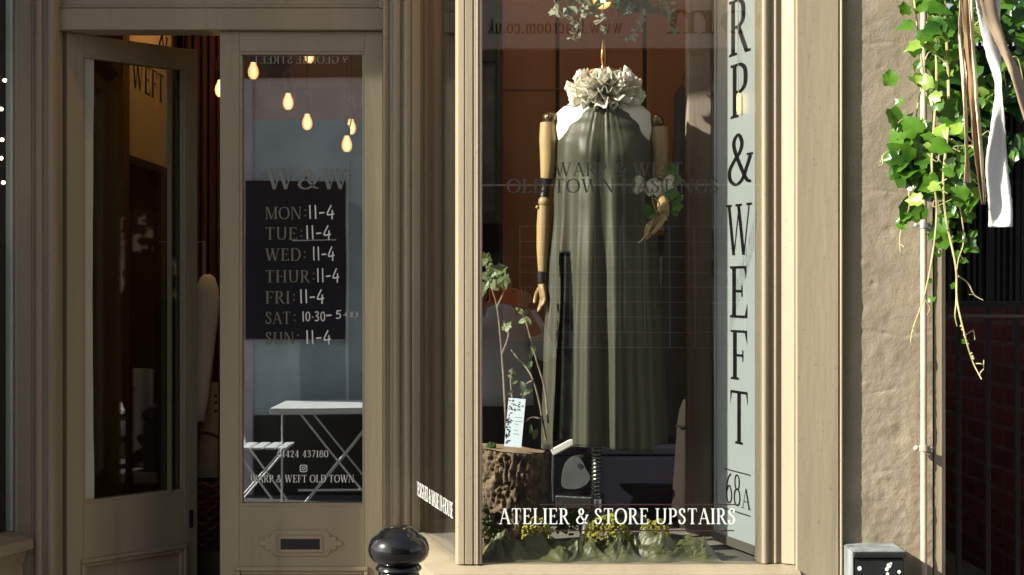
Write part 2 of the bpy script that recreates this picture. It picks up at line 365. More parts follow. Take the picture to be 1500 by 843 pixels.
stem_m = mat('ivy_stem', (.30, .25, .11), .6, vscale=20, col2=(.56, .54, .28))
twig_m = mat('twig', (.12, .085, .06), .8, vscale=30, col2=(.30, .26, .20))
rib_w = mat('white_ribbon', (.82, .82, .82), .6, var=.03, bump=.2, bscale=90, trans=.2)
rib_t = mat('tan_ribbon', (.24, .15, .075), .6, var=.2, vscale=10, bump=.2, trans=.15)
rib_c = mat('cream_ribbon', (.72, .62, .44), .6, var=.08, bump=.2, trans=.2)
rib_b = mat('beige_ribbon', (.36, .28, .19), .6, var=.12, vscale=30, bump=.2, trans=.2)
pipe_m = mat('cream_pipe', (.52, .42, .33), .4, var=.12, bump=.3, bscale=50, wear=.9)
zinc = mat('zinc', (.5, .5, .5), .45, metal=.7, var=.2)
navy = mat('navy_cloth', (.005, .005, .018), .6, var=.2)
def hot_bulb():
    m = emis('lit_bulb', (1.0, .5, .16), 1.0); n = m.node_tree; L = n.links; b = n.nodes['Principled BSDF']
    lw_ = n.nodes.new('ShaderNodeLayerWeight'); lw_.inputs[0].default_value = .5
    cr = n.nodes.new('ShaderNodeValToRGB'); e = cr.color_ramp.elements
    e[0].position = .04; e[0].color = (1.0, .74, .36, 1); e[1].position = .55; e[1].color = (.80, .27, .04, 1)
    L.new(lw_.outputs['Facing'], cr.inputs[0]); L.new(cr.outputs[0], b.inputs['Emission Color']); b.inputs['Emission Strength'].default_value = 1.3
    return m
bulb_m = hot_bulb()                                   # filament glare in the middle, amber glass at the rim
fairy_m = emis('fairy_bulb', (1.0, .85, .5), 6.0)

def brick(name, c1, c2, mo, sc, axis='X', rough=.85):
    m = bpy.data.materials.new(name); m.use_nodes = True; n = m.node_tree; b = n.nodes['Principled BSDF']; L = n.links
    tc = n.nodes.new('ShaderNodeTexCoord'); sp_ = n.nodes.new('ShaderNodeSeparateXYZ'); mp = n.nodes.new('ShaderNodeCombineXYZ')
    L.new(sp_.outputs[axis], mp.inputs[0]); L.new(sp_.outputs['Z'], mp.inputs[1])
    br = n.nodes.new('ShaderNodeTexBrick'); br.inputs['Scale'].default_value = sc
    br.inputs['Color1'].default_value = (*c1, 1); br.inputs['Color2'].default_value = (*c2, 1); br.inputs['Mortar'].default_value = (*mo, 1)
    br.inputs['Mortar Size'].default_value = .008; br.inputs['Brick Width'].default_value = .225; br.inputs['Row Height'].default_value = .075
    nz = n.nodes.new('ShaderNodeTexNoise'); nz.inputs['Scale'].default_value = 25
    mm = n.nodes.new('ShaderNodeMix'); mm.data_type = 'RGBA'; mm.blend_type = 'MULTIPLY'; mm.inputs['Factor'].default_value = .7
    L.new(tc.outputs['Object'], sp_.inputs[0]); L.new(mp.outputs[0], br.inputs['Vector']); L.new(mp.outputs[0], nz.inputs['Vector'])
    L.new(br.outputs['Color'], mm.inputs['A']); L.new(nz.outputs[0], mm.inputs['B']); L.new(mm.outputs['Result'], b.inputs['Base Color'])
    bp = n.nodes.new('ShaderNodeBump'); bp.inputs['Strength'].default_value = .6; bp.inputs['Distance'].default_value = .01
    L.new(br.outputs['Fac'], bp.inputs['Height']); bp.invert = True; L.new(bp.outputs[0], b.inputs['Normal'])
    b.inputs['Roughness'].default_value = rough
    return m
brick_dark = brick('dark_red_brick', (.34, .065, .05), (.22, .045, .04), (.30, .16, .14), 1.0, 'Y')
brick_up = brick('warm_brick', (.30, .15, .10), (.24, .11, .08), (.35, .3, .25), 1.0, 'X')

# ------------------------------------------------------------------ ground, interior shell
YD = 5.36
struct(MB().box(-60, -60, -.5, 60, 60, 0).build('ground', mat('asphalt_paving', (.085, .082, .078), .9, var=.15, vscale=3, bump=.4, bscale=60)))
struct(MB().box(-20, 3.35, .004, 20, 4.72, .05).build('pavement', mat('paving_slab', (.15, .14, .125), .85, var=.12, vscale=2, bump=.3), bevel=.01))
struct(MB().box(-1.55, 5.30, .004, 1.28, 9.2, .15).build('floor', floor_m))
struct(MB().box(-3.4, 4.86, 3.48, 1.28, 9.2, 3.58).build('ceiling', mat('ceiling_paint', (.20, .17, .13), .9)))
struct(MB().box(-1.66, 5.42, .004, -1.55, 9.2, 3.48).build('wall', plaster_in))
struct(MB().box(-3.4, 9.2, 0, 1.28, 9.3, 3.6).build('back_wall', plaster_in))
struct(MB().box(1.20, 4.80, .15, 1.28, 9.2, 3.48).build('side_wall', plaster_in))

# ------------------------------------------------------------------ plan of the shopfront
def YX(u, Y): return (X(u, Y), Y)
A0 = (X(609, 5.30), 5.30); A1 = (X(668, 4.70), 4.70)          # right splay: deep end, street end
PX0, PX1 = X(668, 4.66), X(706, 4.66)                           # corner post
WR = X(1111, 4.69)                                              # right end of the big pane
B0 = (X(17, 5.30), 5.30); B1 = (B0[0] - .20, 4.70)              # left splay
SILL_Z = .728
HEAD = 3.4

def fluted(x0, x1, yf, yb, beads):
    """plan outline of a moulded post: front at yf with half-round beads [(centre, radius)] and grooves between (given as fractions)"""
    pts = [(x0, yb), (x0, yf + .004), (x0 + .003, yf)]
    for c, r, sgn in beads:
        cx = lerp(x0, x1, c)
        for i in range(9):
            a = math.pi * i / 8
            pts.append((cx - r * math.cos(a), yf - sgn * r * math.sin(a) * .8))
    pts += [(x1 - .003, yf), (x1, yf + .004), (x1, yb)]
    return pts

# door surround -------------------------------------------------
ds = thing('door_surround', 'taupe timber door surround with fluted jambs and a plain head beam', 'door frame', (0, 0, 0))
jx0, jx1 = X(20, 5.30), X(82, 5.30)
MB().prism(fluted(jx0, jx1, 5.295, 5.45, [(.06, .006, 1), (.46, .006, -1), (.60, .014, 1), (.74, .005, -1), (.88, .012, 1)]), .05, 3.2).build('jamb', paint, ds, smooth=True)
kx0, kx1 = X(561, 5.31), X(610, 5.30)
MB().prism(fluted(kx0, kx1, 5.295, 5.45, [(.07, .006, 1), (.22, .006, -1), (.42, .013, 1), (.58, .006, -1), (.74, .013, 1), (.92, .006, 1)]), .05, 3.2).build('jamb', paint, ds, smooth=True)
hb = MB(); hb.box(jx1 - .004, 5.335, Z(44, 5.335), kx0 + .006, 5.46, Z(12, 5.335)); hb.build('head_beam', paint, ds, bevel=.004)
hb = MB(); hb.box(jx1 - .004, 5.350, Z(11, 5.335), kx0 + .006, 5.46, 3.2)
hb.build('fanlight_panel', paint, ds, bevel=.003)
hb = MB(); hb.box(X(556, 5.33), 5.322, Z(13, 5.33), kx0 + .003, 5.349, 3.2); hb.build('panel_moulding', paint, ds, bevel=.004)
hb = MB(); hb.box(jx1 - .004, 5.335, Z(11.2, 5.33), X(553, 5.33), 5.3495, Z(8, 5.33)); hb.build('panel_moulding', paint, ds, bevel=.003)
MB().box(jx1 - .002, 5.44, .16, X(96, 5.44), 5.50, Z(44, 5.4)).build('door_stop', mat('door_edge_brown', (.10, .045, .022), .6), ds, bevel=.003)  # dark red-brown stop
MB().box(jx1, 5.28, .05, kx0, 5.5, .16).build('step', mat('stone_step', (.30, .27, .23), .8), ds, bevel=.01)
struct(MB().box(B0[0] - .2, 4.62, 3.2, A0[0] + .2, 5.5, 3.28).build('lobby_ceiling', paint))

# doors ----------------------------------------------------------
SC = YD / F
def door(name, label, x, y, rz, w_, glassm, lower_v):
    t = thing(name, label, 'door', (x, y, 0), rz)
    zt, zb = Z(46, YD), .17
    g0, g1, gt, gb = .066, w_ - .060, Z(76, YD), Z(742, YD)
    f = MB()
    f.box(0, 0, zb, g0, .045, zt).box(g1, 0, zb, w_, .045, zt)
    f.box(g0, .0005, gt, g1, .0445, zt).box(g0, .0005, Z(lower_v, YD), g1, .0445, gb)
    f.box(g0, .0005, zb, g1, .0445, .30)
    f.build('door_frame', paint, t, bevel=.0025)
    p = MB().box(g0, .016, .30, g1, .03, Z(lower_v, YD))
    p.build('panel', paint, t)
    pm = MB(); a, b, c, d = g0 - .012, g1 + .012, .29, Z(lower_v - 4, YD)
    def rim(m, a, b, c, d, w, y0, y1):
        m.box(a, y0, c, b, y1, c + w).box(a, y0, d - w, b, y1, d).box(a, y0 + .0006, c + w, a + w, y1, d - w).box(b - w, y0 + .0006, c + w, b, y1, d - w)
    rim(pm, a, b, c, d, .016, -.009, .012); rim(pm, a + .0165, b - .0165, c + .0165, d - .0165, .012, -.003, .015)
    pm.build('panel_moulding', paint, t, bevel=.004)
    gm = MB(); rim(gm, g0 - .002, g1 + .002, gb - .002, gt + .002, .012, .003, .018); gm.build('glazing_bead', paint, t, bevel=.003)
    gm = MB(); rim(gm, g0 - .002, g1 + .002, gb - .002, gt + .002, .012, .028, .042); gm.build('glazing_bead', paint, t, bevel=.003)
    MB().box(g0, .020, gb, g1, .026, gt).build('glass', glassm, t)
    return t
XR = X(322, YD)
dr = door('shop_door', 'closed taupe glazed door with opening hours lettered on its pane', XR, YD, 0, .556, g_door, 834)
dl = door('shop_door', 'taupe glazed door standing open into the dark shop', X(95, YD) + .004, YD + .012, R(49), .553, g_open, 828)
# the left door's extras
MB().box(.492 + .022, -.004, Z(800, YD), .492 + .04, .02, Z(772, YD)).build('lock', blackish, dl, bevel=.003)
fs = MB()  # pale strip: a reflection in the pane put into the colour
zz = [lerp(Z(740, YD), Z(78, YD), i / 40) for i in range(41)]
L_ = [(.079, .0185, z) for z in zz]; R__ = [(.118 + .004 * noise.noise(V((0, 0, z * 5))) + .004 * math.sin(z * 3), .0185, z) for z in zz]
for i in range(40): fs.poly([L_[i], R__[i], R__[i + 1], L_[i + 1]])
fs.build('reflection_strip', mat('painted_reflection', (.50, .50, .42), .5, var=.06), dl, solid=.001)
fs = MB(); fs.box(.43, -.004, Z(740, YD), .436, .018, Z(80, YD)); fs.build('glazing_edge', mat('edge_paint', (.20, .18, .10), .5), dl)

# letter plate on the closed door
def LX(u): return (u - 322) * SC
lp = MB(); zc = Z(796, YD)
def outline(cx, cz, hw, hh, ear):
    pts = []
    def add(x, z): pts.append((cx + x, cz + z))
    r = .012
    right = [(hw - r, -hh), (hw, -hh + r), (hw + .002, -.022), (hw + ear * .35, -.026), (hw + ear * .5, -.018), (hw + ear * .45, -.010), (hw + ear * .75, -.010), (hw + ear, 0)]
    right = right + [(x, -z) for x, z in right[::-1][1:]]
    for x, z in right: add(x, z)
    for x, z in [(-x, z) for x, z in right[::-1]]: add(x, z)
    return pts
ol = outline(LX(440.5), zc, .100, .044, .046)
lp2 = MB()
fr_ = [lp2.b.verts.new((x, -.007, z)) for x, z in ol]; bk_ = [lp2.b.verts.new((x, .004, z)) for x, z in ol]
lp2.b.faces.new(fr_); n_ = len(ol)
for i in range(n_): lp2.b.faces.new((fr_[i], fr_[(i + 1) % n_], bk_[(i + 1) % n_], bk_[i]))
plate = lp2.build('letter_plate', paint, dr, bevel=.003)
fr = MB(); a, b, c, d = LX(408), LX(473), zc - .030, zc + .026
for (x0, z0, x1, z1) in ((a, c, b, c + .010), (a, d - .010, b, d), (a, c + .010, a + .009, d - .010), (b - .009, c + .010, b, d - .010)): fr.box(x0, -.013, z0, x1, -.006, z1)
fr.build('slot_rim', paint, plate, bevel=.002)
MB().box(a + .009, -.0095, c + .010, b - .009, -.0068, d - .010).build('slot', ink, plate)

# lettering on the closed door
TG = Matrix.Translation((0, .0165, 0))
def door_text(s, u0, u1, vt, vb, m, name='lettering', dy=0):
    mb = MB(); text(mb, s, Matrix.Translation((LX(u0), .0175 - dy, Z(vb, YD))), (vb - vt) * SC, (u1 - u0) * SC); return mb.build(name, m, dr)
door_text('W&W', 388, 512, 247, 277, mat('silver_vinyl', (.20, .21, .20), .6, var=.05, bump=0))
for s, u1, vt, hx0, hx1, hs_ in (('MON', 441, 303, 450, 491, '11-4'), ('TUE', 435, 333, 446, 486, '11-4'), ('WED', 440, 364, 456, 491, '11-4'), ('THUR', 453, 396, 462, 498, '11-4'),
                       ('FRI', 424, 427, 437, 476, '11-4'), ('SAT', 425, 457, 441, 0, ''), ('SUN', 430, 487, 446, 486, '11-4')):
    door_text(s, 387, u1, vt, vt + 18, grey_vinyl)
    cm = MB(); cx = LX(u1 + 5.5)
    for q in (5, 13):
        cm.poly([(cx + 1.3 * SC * math.cos(k), .017, Z(vt + q, YD) + 1.3 * SC * math.sin(k)) for k in [i * math.pi / 4 for i in range(8)]])
    cm.build('colon', grey_vinyl, dr)
    if hs_:
        mb = MB(); hand(mb, hs_, Matrix.Translation((LX(hx0), .0170, Z(vt + 17, YD))), 19 * SC, (hx1 - hx0) * SC, .11); mb.build('handwritten_hours', white_vinyl, dr)
mb = MB(); hand(mb, '10.30', Matrix.Translation((LX(441), .0170, Z(471, YD))), 14 * SC, 36 * SC, .13)
hand(mb, '-', Matrix.Translation((LX(477), .0170, Z(468, YD))), 13 * SC, 10 * SC, .2); hand(mb, '5.', Matrix.Translation((LX(491), .0170, Z(467, YD))), 12 * SC, 16 * SC, .14)
hand(mb, '((', Matrix.Translation((LX(506), .0170, Z(467, YD))), 13 * SC, 17 * SC, .14)
mb.build('handwritten_hours', white_vinyl, dr)
door_text('01424 437180', 405, 480, 661, 671, white_vinyl)
door_text('WARP & WEFT OLD TOWN', 365, 518, 697, 708, white_vinyl)
ic = MB(); cx, cz = LX(443.5), Z(687.5, YD); h = 5.4 * SC
def rr(h, r, n=5): return [(sx * (h - r) + r * math.cos(a0 + math.pi / 2 * i / n), sz * (h - r) + r * math.sin(a0 + math.pi / 2 * i / n)) for sx, sz, a0 in ((1, 1, 0), (-1, 1, math.pi / 2), (-1, -1, math.pi), (1, -1, math.pi * 1.5)) for i in range(n + 1)]
o1, o2 = rr(h, h * .5), rr(h * .76, h * .4)
for i in range(len(o1)):
    j = (i + 1) % len(o1); ic.poly([(cx + o1[i][0], .017, cz + o1[i][1]), (cx + o1[j][0], .017, cz + o1[j][1]), (cx + o2[j][0], .017, cz + o2[j][1]), (cx + o2[i][0], .017, cz + o2[i][1])])
for i in range(16):
    a, b = 2 * math.pi * i / 16, 2 * math.pi * (i + 1) / 16
    ic.poly([(cx + q * h * math.cos(t), .017, cz + q * h * math.sin(t)) for q, t in ((.5, a), (.5, b), (.28, b), (.28, a))])
ic.poly([(cx + h * (.5 + .09 * math.cos(t)), .017, cz + h * (.5 + .09 * math.sin(t))) for t in [i * math.pi / 4 for i in range(8)]])
ic.build('camera_icon', white_vinyl, dr)

# big window ------------------------------------------------------
bw = thing('shop_window', 'large taupe shop window with olive dress display and slanted side pane', 'shop window', (0, 0, 0))
post = [(PX0 - .004, 4.735), (PX0 - .003, 4.680), (PX0 + .001, 4.668), (PX0 + .007, 4.661)]
for c, r, s_ in ((.026, .003, -1), (.052, .004, -1), (.064, .003, 1)):
    post += [(PX0 + c - r * math.cos(math.pi * i / 6), 4.659 - s_ * r * .8 * math.sin(math.pi * i / 6)) for i in range(7)]
post += [(PX1 - .002, 4.660), (PX1, 4.664), (PX1, 4.715)]
MB().prism(post, SILL_Z + .001, HEAD).build('corner_post', paint_sunlit, bw, smooth=True)
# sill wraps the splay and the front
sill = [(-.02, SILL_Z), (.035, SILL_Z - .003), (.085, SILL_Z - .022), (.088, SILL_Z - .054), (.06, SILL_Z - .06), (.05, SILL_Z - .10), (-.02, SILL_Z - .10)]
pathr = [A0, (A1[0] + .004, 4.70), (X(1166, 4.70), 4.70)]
MB().sweep(sill, pathr, 1).build('sill', paint_sunlit, bw, smooth=True, angle=25)
MB().sweep([(.045, .05), (.045, SILL_Z - .1015), (-.03, SILL_Z - .1015), (-.03, .05)], pathr, 1).build('stall_riser', paint_sunlit, bw)
MB().sweep([(.05, .075), (.058, .075), (.058, .55), (.05, .56)], pathr[1:], 1).build('riser_panel', paint_sunlit, bw)
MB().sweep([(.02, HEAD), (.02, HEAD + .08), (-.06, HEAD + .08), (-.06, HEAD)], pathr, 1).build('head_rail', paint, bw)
MB().box(PX1 - .003, 4.674, SILL_Z - .004, WR + .004, 4.680, HEAD).build('window_pane', g_win, bw)
pane = bw.children[-1]
# moulded right frame
x0, x1 = WR, X(1166, 4.68)
rf = [(x0, 4.76), (x0, 4.700), (x0 + .004, 4.694)]
for c, r, s_ in ((.018, .011, 1), (.036, .004, -1), (.050, .005, 1), (.064, .004, -1)):
    rf += [(x0 + c - r * math.cos(math.pi * i / 6), 4.682 - s_ * r * math.sin(math.pi * i / 6)) for i in range(7)]
rf += [(x0 + .074, 4.672), (x0 + .094, 4.664), (x0 + .100, 4.655), (x1, 4.655), (x1, 4.76)]
MB().prism(rf, SILL_Z + .001, HEAD).build('side_moulding', paint_sunlit, bw, smooth=True)
# splayed side pane
dA = V((A1[0] - A0[0], A1[1] - A0[1], 0)); lenA = dA.length; dA.normalize()
MA = Matrix.Translation((A0[0], A0[1], 0)) @ Matrix.Rotation(math.atan2(dA.y, dA.x), 4, 'Z')     # local x from the deep end to the street
MB().obox(MA, .0, .0, SILL_Z - .003, lenA - .012, .006, HEAD).build('side_pane', g_side, bw)
spane = bw.children[-1]
mb = MB(); mb.obox(MA, -.012, -.012, SILL_Z, .008, .016, HEAD); mb.build('glazing_bead', paint, bw, bevel=.003)
mb = MB(); text(mb, 'DESIGNED & MADE IN-HOUSE', MA @ Matrix.Translation((.02, -.0025, Z(725, 5.28))), .047, lenA - .055); mb.build('lettering', white_vinyl, spane)
# lettering on the big pane
S9 = 4.688 / F
def win_text(s, u0, u1, vt, vb, m, dy=0.):
    mb = MB(); text(mb, s, Matrix.Translation((X(u0, 4.688), 4.6725 - dy, Z(vb, 4.688))), (vb - vt) * S9, (u1 - u0) * S9); return mb.build('lettering', m, pane)
win_text('ATELIER & STORE UPSTAIRS', 731, 1077, 744, 767, white_vinyl)
def wline(u0, u1, v, t, m): MB().box(X(u0, 4.688), 4.6708, Z(v + t, 4.688), X(u1, 4.688), 4.6716, Z(v, 4.688)).build('ruled_line', m, pane)
wline(790, 1076, 737.5, 1.6, rust_vinyl); wline(790, 1074, 775.5, 1.8, rust_vinyl)
win_text('WARP & WEFT', 812, 1000, 239, 259, dim_vinyl); win_text('OLD TOWN HASTINGS', 742, 1052, 263, 283, dim_vinyl)

# left window -------------------------------------------------------
lw = thing('shop_window', 'neighbouring taupe shop window at the frame edge with fairy lights', 'shop window', (0, 0, 0))
pathl = [(-3.4, 4.70), B1, B0]
MB().sweep(sill, pathl, 1).build('sill', paint, lw, smooth=True, angle=25)
MB().sweep([(.045, .05), (.045, SILL_Z - .1015), (-.03, SILL_Z - .1015), (-.03, .05)], pathl, 1).build('stall_riser', paint, lw)
MB().sweep([(.02, HEAD), (.02, HEAD + .08), (-.06, HEAD + .08), (-.06, HEAD)], pathl, 1).build('head_rail', paint, lw)
dB = V((B0[0] - B1[0], B0[1] - B1[1], 0)); lenB = dB.length; dB.normalize()
ML = Matrix.Translation((B1[0], B1[1], 0)) @ Matrix.Rotation(math.atan2(dB.y, dB.x), 4, 'Z')
MB().obox(ML, .015, 0, SILL_Z - .003, lenB + .004, .006, HEAD).build('side_pane', g_left, lw)
MB().obox(ML, lenB - .004, -.006, SILL_Z + .001, lenB + .006, .02, HEAD).build('glazing_bead', mat('white_putty', (.75, .75, .72), .5), lw)
MB().box(B1[0] - .08, 4.66, SILL_Z + .001, B1[0] + .012, 4.72, HEAD).build('corner_post', paint, lw, bevel=.006)
MB().box(-3.38, 4.690, SILL_Z - .004, B1[0] - .08, 4.696, HEAD).build('window_pane', g_win, lw)
MB().box(-3.4, 4.72, .5, B0[0] - .02, 5.4, SILL_Z - .02).build('display_shelf', dark_wood, lw)
MB().box(-3.4, 5.40, .5, B0[0] - .02, 5.43, HEAD).build('back_panel', blackish, lw)
MB().box(-2.16, 4.735, SILL_Z, -2.13, 5.39, HEAD - .01).build('sun_block', blackish, lw)  # unseen opaque sheet added to keep the sun off the doors
# fairy lights and white gauze behind its glass
fl = thing('fairy_lights', 'string of small warm fairy lights hanging in the left window', 'fairy lights', (B0[0] - .08, 5.1, 0))
pts = [(X(4 + 3 * math.sin(i * 1.7), 5.12), 5.12, Z(-20 + i * 46, 5.12)) for i in range(9)]
fb = MB().tube([V(p) - fl.location for p in crom(pts, 4)], .0015, 5).build('cable', blackish, fl)
for (u, v) in ((7, 118), (2, 160), (3, 205), (2, 232), (5, 268)):
    MB().ball(P(u, v, 5.12) - fl.location, .006, 2).build('bulb', fairy_m, fl, smooth=True)
gz = MB()
rows = []
for i in range(60):
    z = lerp(Z(350, 5.1), SILL_Z + .02, i / 59); wv = .02 + .05 * (i / 59)
    rows.append([V((B0[0] - .11 - wv + 2 * wv * j / 14 + .01 * math.sin(i * .5), 5.14 + .02 * math.sin(j * 1.9 + i * .12), z)) for j in range(15)])
gz.loft(rows, closed=False); tag(gz.build('gauze_drape', mat('white_gauze', (.6, .66, .66), .8, trans=.3), smooth=True, solid=.001), 'white gauze drape hanging inside the left window edge', 'drape')

# right pilaster, wall, fascia ---------------------------------------
YP = 4.638
pl = thing('pilaster', 'broad flat taupe pilaster with beaded edge right of the big window', 'pilaster', (0, 0, 0))
MB().box(X(1167, YP), YP, .05, X(1229, YP), 4.80, HEAD + .1).build('shaft', paint_sunlit, pl, bevel=.003)
MB().prism([(X(1230.5, YP) + .0045 - .0045 * math.cos(i * math.pi / 8), YP + .003 - .006 * math.sin(i * math.pi / 8)) for i in range(9)] + [(X(1230.5, YP) + .009, 4.8), (X(1230.5, YP), 4.8)], .05, HEAD + .1).build('bead', paint_sunlit, pl, smooth=True)
MB().box(X(1165, YP) - .004, YP - .012, .05, X(1236, YP), 4.79, .30).build('plinth', paint_sunlit, pl, bevel=.004)
YW = 4.66
wx0, wx1 = X(1230.5, YP) + .010, X(1366, YW)
rw = thing('rendered_wall', 'lumpy taupe rendered wall strip between pilaster and iron gate', 'wall', (0, 0, 0))
wm = MB(); nx, nz_ = 70, 760; rows = []
dents = [(random.uniform(wx0, wx1), random.uniform(.3, 2.6), random.uniform(.006, .022), random.uniform(-1, 1)) for _ in range(70)]
dents += [(X(1312, YW), Z(640, YW), .022, -1.2), (X(1306, YW), Z(470, YW), .03, -1.0), (X(1307, YW), Z(622, YW), .012, 1)]
for i in range(nz_ + 1):
    z = lerp(.05, 3.1, i / nz_); r = []
    for j in range(nx + 1):
        x = lerp(wx0, wx1, j / nx); q = V((x, 0, z))
        am = 1.0 + 1.1 * max(0, min(1, (1.35 - z) * 1.5))
        d = .0006 * am * noise.fractal(q * 9, .9, 2.1, 4) + (.0008 * am * noise.noise(q * 42) + .0004 * am * noise.noise(q * 110)) + 0 * .0012 * am * noise.noise(q * 110)
        for dx, dz, rr_, s_ in dents:
            e = ((x - dx) ** 2 + ((z - dz) * 1.2) ** 2) / rr_ ** 2
            if e < 4: d += .0026 * s_ * math.exp(-e)
        for zc_, x0_, x1_ in ((Z(488, YW), wx0 + .05, wx1), (Z(283, YW), wx0, wx1 - .06), (Z(575, YW), wx0 + .04, wx0 + .16), (Z(690, YW), wx0 + .08, wx1), (2.28, wx0, wx1)):
            if x0_ < x < x1_: d -= .0013 * (.6 + noise.noise(V((x * 14, zc_, 1)))) * math.exp(-((z - zc_ - .022 * noise.noise(V((x * 9, zc_ * 7, 0)))) / .0045) ** 2)
        lm = noise.noise(V((x * 3, 2, z * 2.2))) ; d += .0012 * (lm > .12) * min(1, (lm - .12) * 9)
        r.append(V((x, YW - d, z)))
    rows.append(r)
wm.loft(rows, closed=False); wm.build('render_face', render_m, rw, smooth=True, angle=180)
MB().box(wx0, YW + .012, .05, wx1 + .002, 4.95, 3.1).build('core', render_m, rw)
MB().prism([(wx1, YW + .03), (wx1 + .006, YW + .004), (wx1 + .030, YW + .006), (X(1385, YW), YW + .002), (X(1386, YW), YW + .02), (X(1386, YW), 4.95), (wx1, 4.95)], .05, 3.1).build('edge_moulding', paint_sunlit, rw, smooth=True, angle=30)
bd = thing('shop_building', 'upper storey of the shop, plain fascia board under warm brick', 'building', (0, 0, 0))
MB().box(-3.4, 4.60, HEAD + .085, 1.286, 4.86, 4.02).build('fascia', paint, bd, bevel=.006)
MB().sweep([(0, 4.02), (.10, 4.06), (.14, 4.12), (.14, 4.16), (0, 4.18)], [(-3.4, 4.60), (1.286, 4.60)], 1).build('cornice', paint, bd)
MB().box(-3.4, 4.74, 4.021, 1.286, 5.3, 7.2).build('upper_wall', brick_up, bd)
MB().box(-3.5, 4.5, 7.2, 1.35, 5.4, 7.4).build('parapet', paint, bd)
MB().box(-3.5, 4.66, 0, -3.4, 9.3, 3.6).build('side_wall', brick_up, bd)
# drainpipe
dp = thing('drainpipe', 'thin cream pipe clipped to the rendered wall', 'pipe', (0, 0, 0))
px = X(1353.5, 4.63)
MB().tube([(px, 4.632, .05), (px, 4.632, 1.2), (px - .0005, 4.632, 2.2), (px, 4.632, 3.0)], .0095, 14).build('pipe', pipe_m, dp, smooth=True)
for v, m in ((657, pipe_m), (330, zinc)):
    z = Z(v, 4.63); b = MB()
    b.lathe([(.0098, -.008), (.0135, -.008), (.0135, .008), (.0098, .008)], (px, 4.632, z), 16)
    b.ball((px - .021, 4.636, z), .0085, 2); b.ball((px + .021, 4.636, z), .0085, 2); b.tube([(px - .02, 4.64, z), (px + .02, 4.64, z)], .0045, 8); b.tube([(px, 4.636, z), (px, 4.668, z)], .005, 8)
    br_ = b.build('bracket', m, dp, smooth=True)
# meter box
jb = thing('junction_box', 'small black metal box with worn white paint low on the wall', 'box', (0, 0, 0))
bx0, bx1, by0, byb = X(1252, 4.52), X(1325, 4.52), 4.52, 4.665
zt = Z(808, 4.52)
bxm = mat('chalky_box_paint', (.012, .014, .015), .5, var=.3, bump=.4)
wbx = mat('worn_white_paint', (.14, .155, .16), .6, vscale=22, col2=(.28, .31, .32), stretch=(1, 1, .3), bump=.5)
MB().box(bx0, by0 + .004, .45, bx1, byb, zt - .022).build('body', bxm, jb, bevel=.003)
MB().box(bx0 - .003, by0 - .003, zt - .019, bx1 + .003, byb, zt - .003).build('lid', bxm, jb, bevel=.003)
MB().box(bx0 - .001, by0 - .0005, zt - .002, bx1 + .001, byb, zt + .001).build('lid_top', wbx, jb)
MB().box(bx0 - .006, by0 + .002, .45, bx0 - .0035, byb, zt - .001).build('painted_side', wbx, jb)
for cu, cv, r in ((1259, 833, 3.2), (1302, 829, 3.6), (1299, 834, 2.8), (1300, 841, 2.4), (1305, 826, 2), (1317, 838, 2.6), (1298, 846, 3)):
    c = P(cu, cv, 4.523); sp = MB(); sp.poly([(c.x + r * .002 * (1 + .5 * noise.noise(V((cu, i, 0)))) * math.cos(i * .7), 4.5225, c.z + r * .0022 * (1 + .5 * noise.noise(V((cv, i, 3)))) * math.sin(i * .7)) for i in range(9)]); sp.build('paint_splash', white_vinyl, jb)
# bollard
bo = thing('bollard', 'glossy black cast iron bollard with rounded cap beside the doorway', 'bollard', (X(584, 3.62), 3.62, 0))
k = 3.62 / F; zb = Z(770, 3.62)
MB().lathe([(.0, zb), (.022, zb - .001), (.034, zb - .006), (.037, zb - .010), (.043, zb - .012), (.047, zb - .019), (.054, zb - .022), (.063, zb - .031), (.0695, zb - .045), (.0705, zb - .056), (.068, zb - .068), (.060, zb - .079), (.050, zb - .085), (.044, zb - .087)], (0, 0, 0), 56).build('cap', black_gloss, bo, smooth=True, angle=60)
MB().lathe([(.044, zb - .087), (.051, zb - .093), (.0535, zb - .099), (.050, zb - .104), (.045, zb - .107), (.0475, zb - .112), (.0465, zb - .125), (.058, zb - .14), (.060, .35), (.075, .32), (.08, .05), (.09, .05), (.09, 0)], (0, 0, 0), 56).build('shaft', black_gloss, bo, smooth=True)

tag(MB().box(1.2805, 4.951, .004, 1.286, 12, 3.57).build('passage_bounce', mat('bounce_white', (.72, .70, .66), .9)), 'unseen pale sheet added along the passage to bounce light', 'wall')  # pale sheet added to bounce sky light onto the brick
# passage, gate ------------------------------------------------------
GX0, GX1 = X(1387, 4.86), 1.76
bwall = MB().box(GX1, 4.72, 0, GX1 + .22, 12, 1.72).build('brick_wall', brick_dark)
tag(bwall, 'dark red brick wall in the shaded passage behind the iron gate', 'wall')
struct(MB().box(1.28, 5.2, .004, GX1, 12, .49).build('path', mat('mossy_path', (.10, .105, .075), .9, col2=(.20, .20, .15), vscale=14, bump=.6)))
tag(MB().box(1.2815, 12, 0, GX1 + .2, 12.2, 1.7).build('passage_end_wall', brick_dark), 'far brick wall closing the dark passage behind the gate', 'wall')
nb_ = thing('neighbour_building', 'pale rendered house front to the right of the passage', 'building', (0, 0, 0))
MB().box(1.99, 4.72, 0, 7.0, 5.2, 6.2).build('front_wall', mat('pale_render', (.42, .38, .32), .85, var=.1, wear=.8), nb_)
MB().box(1.765, 4.695, 0, 1.995, 4.718, 1.75).build('gate_pier', paint, nb_, bevel=.006)
MB().box(2.5, 4.69, .9, 3.6, 4.74, 2.2).build('window', mat('house_glass', (.02, .022, .025), .08), nb_)
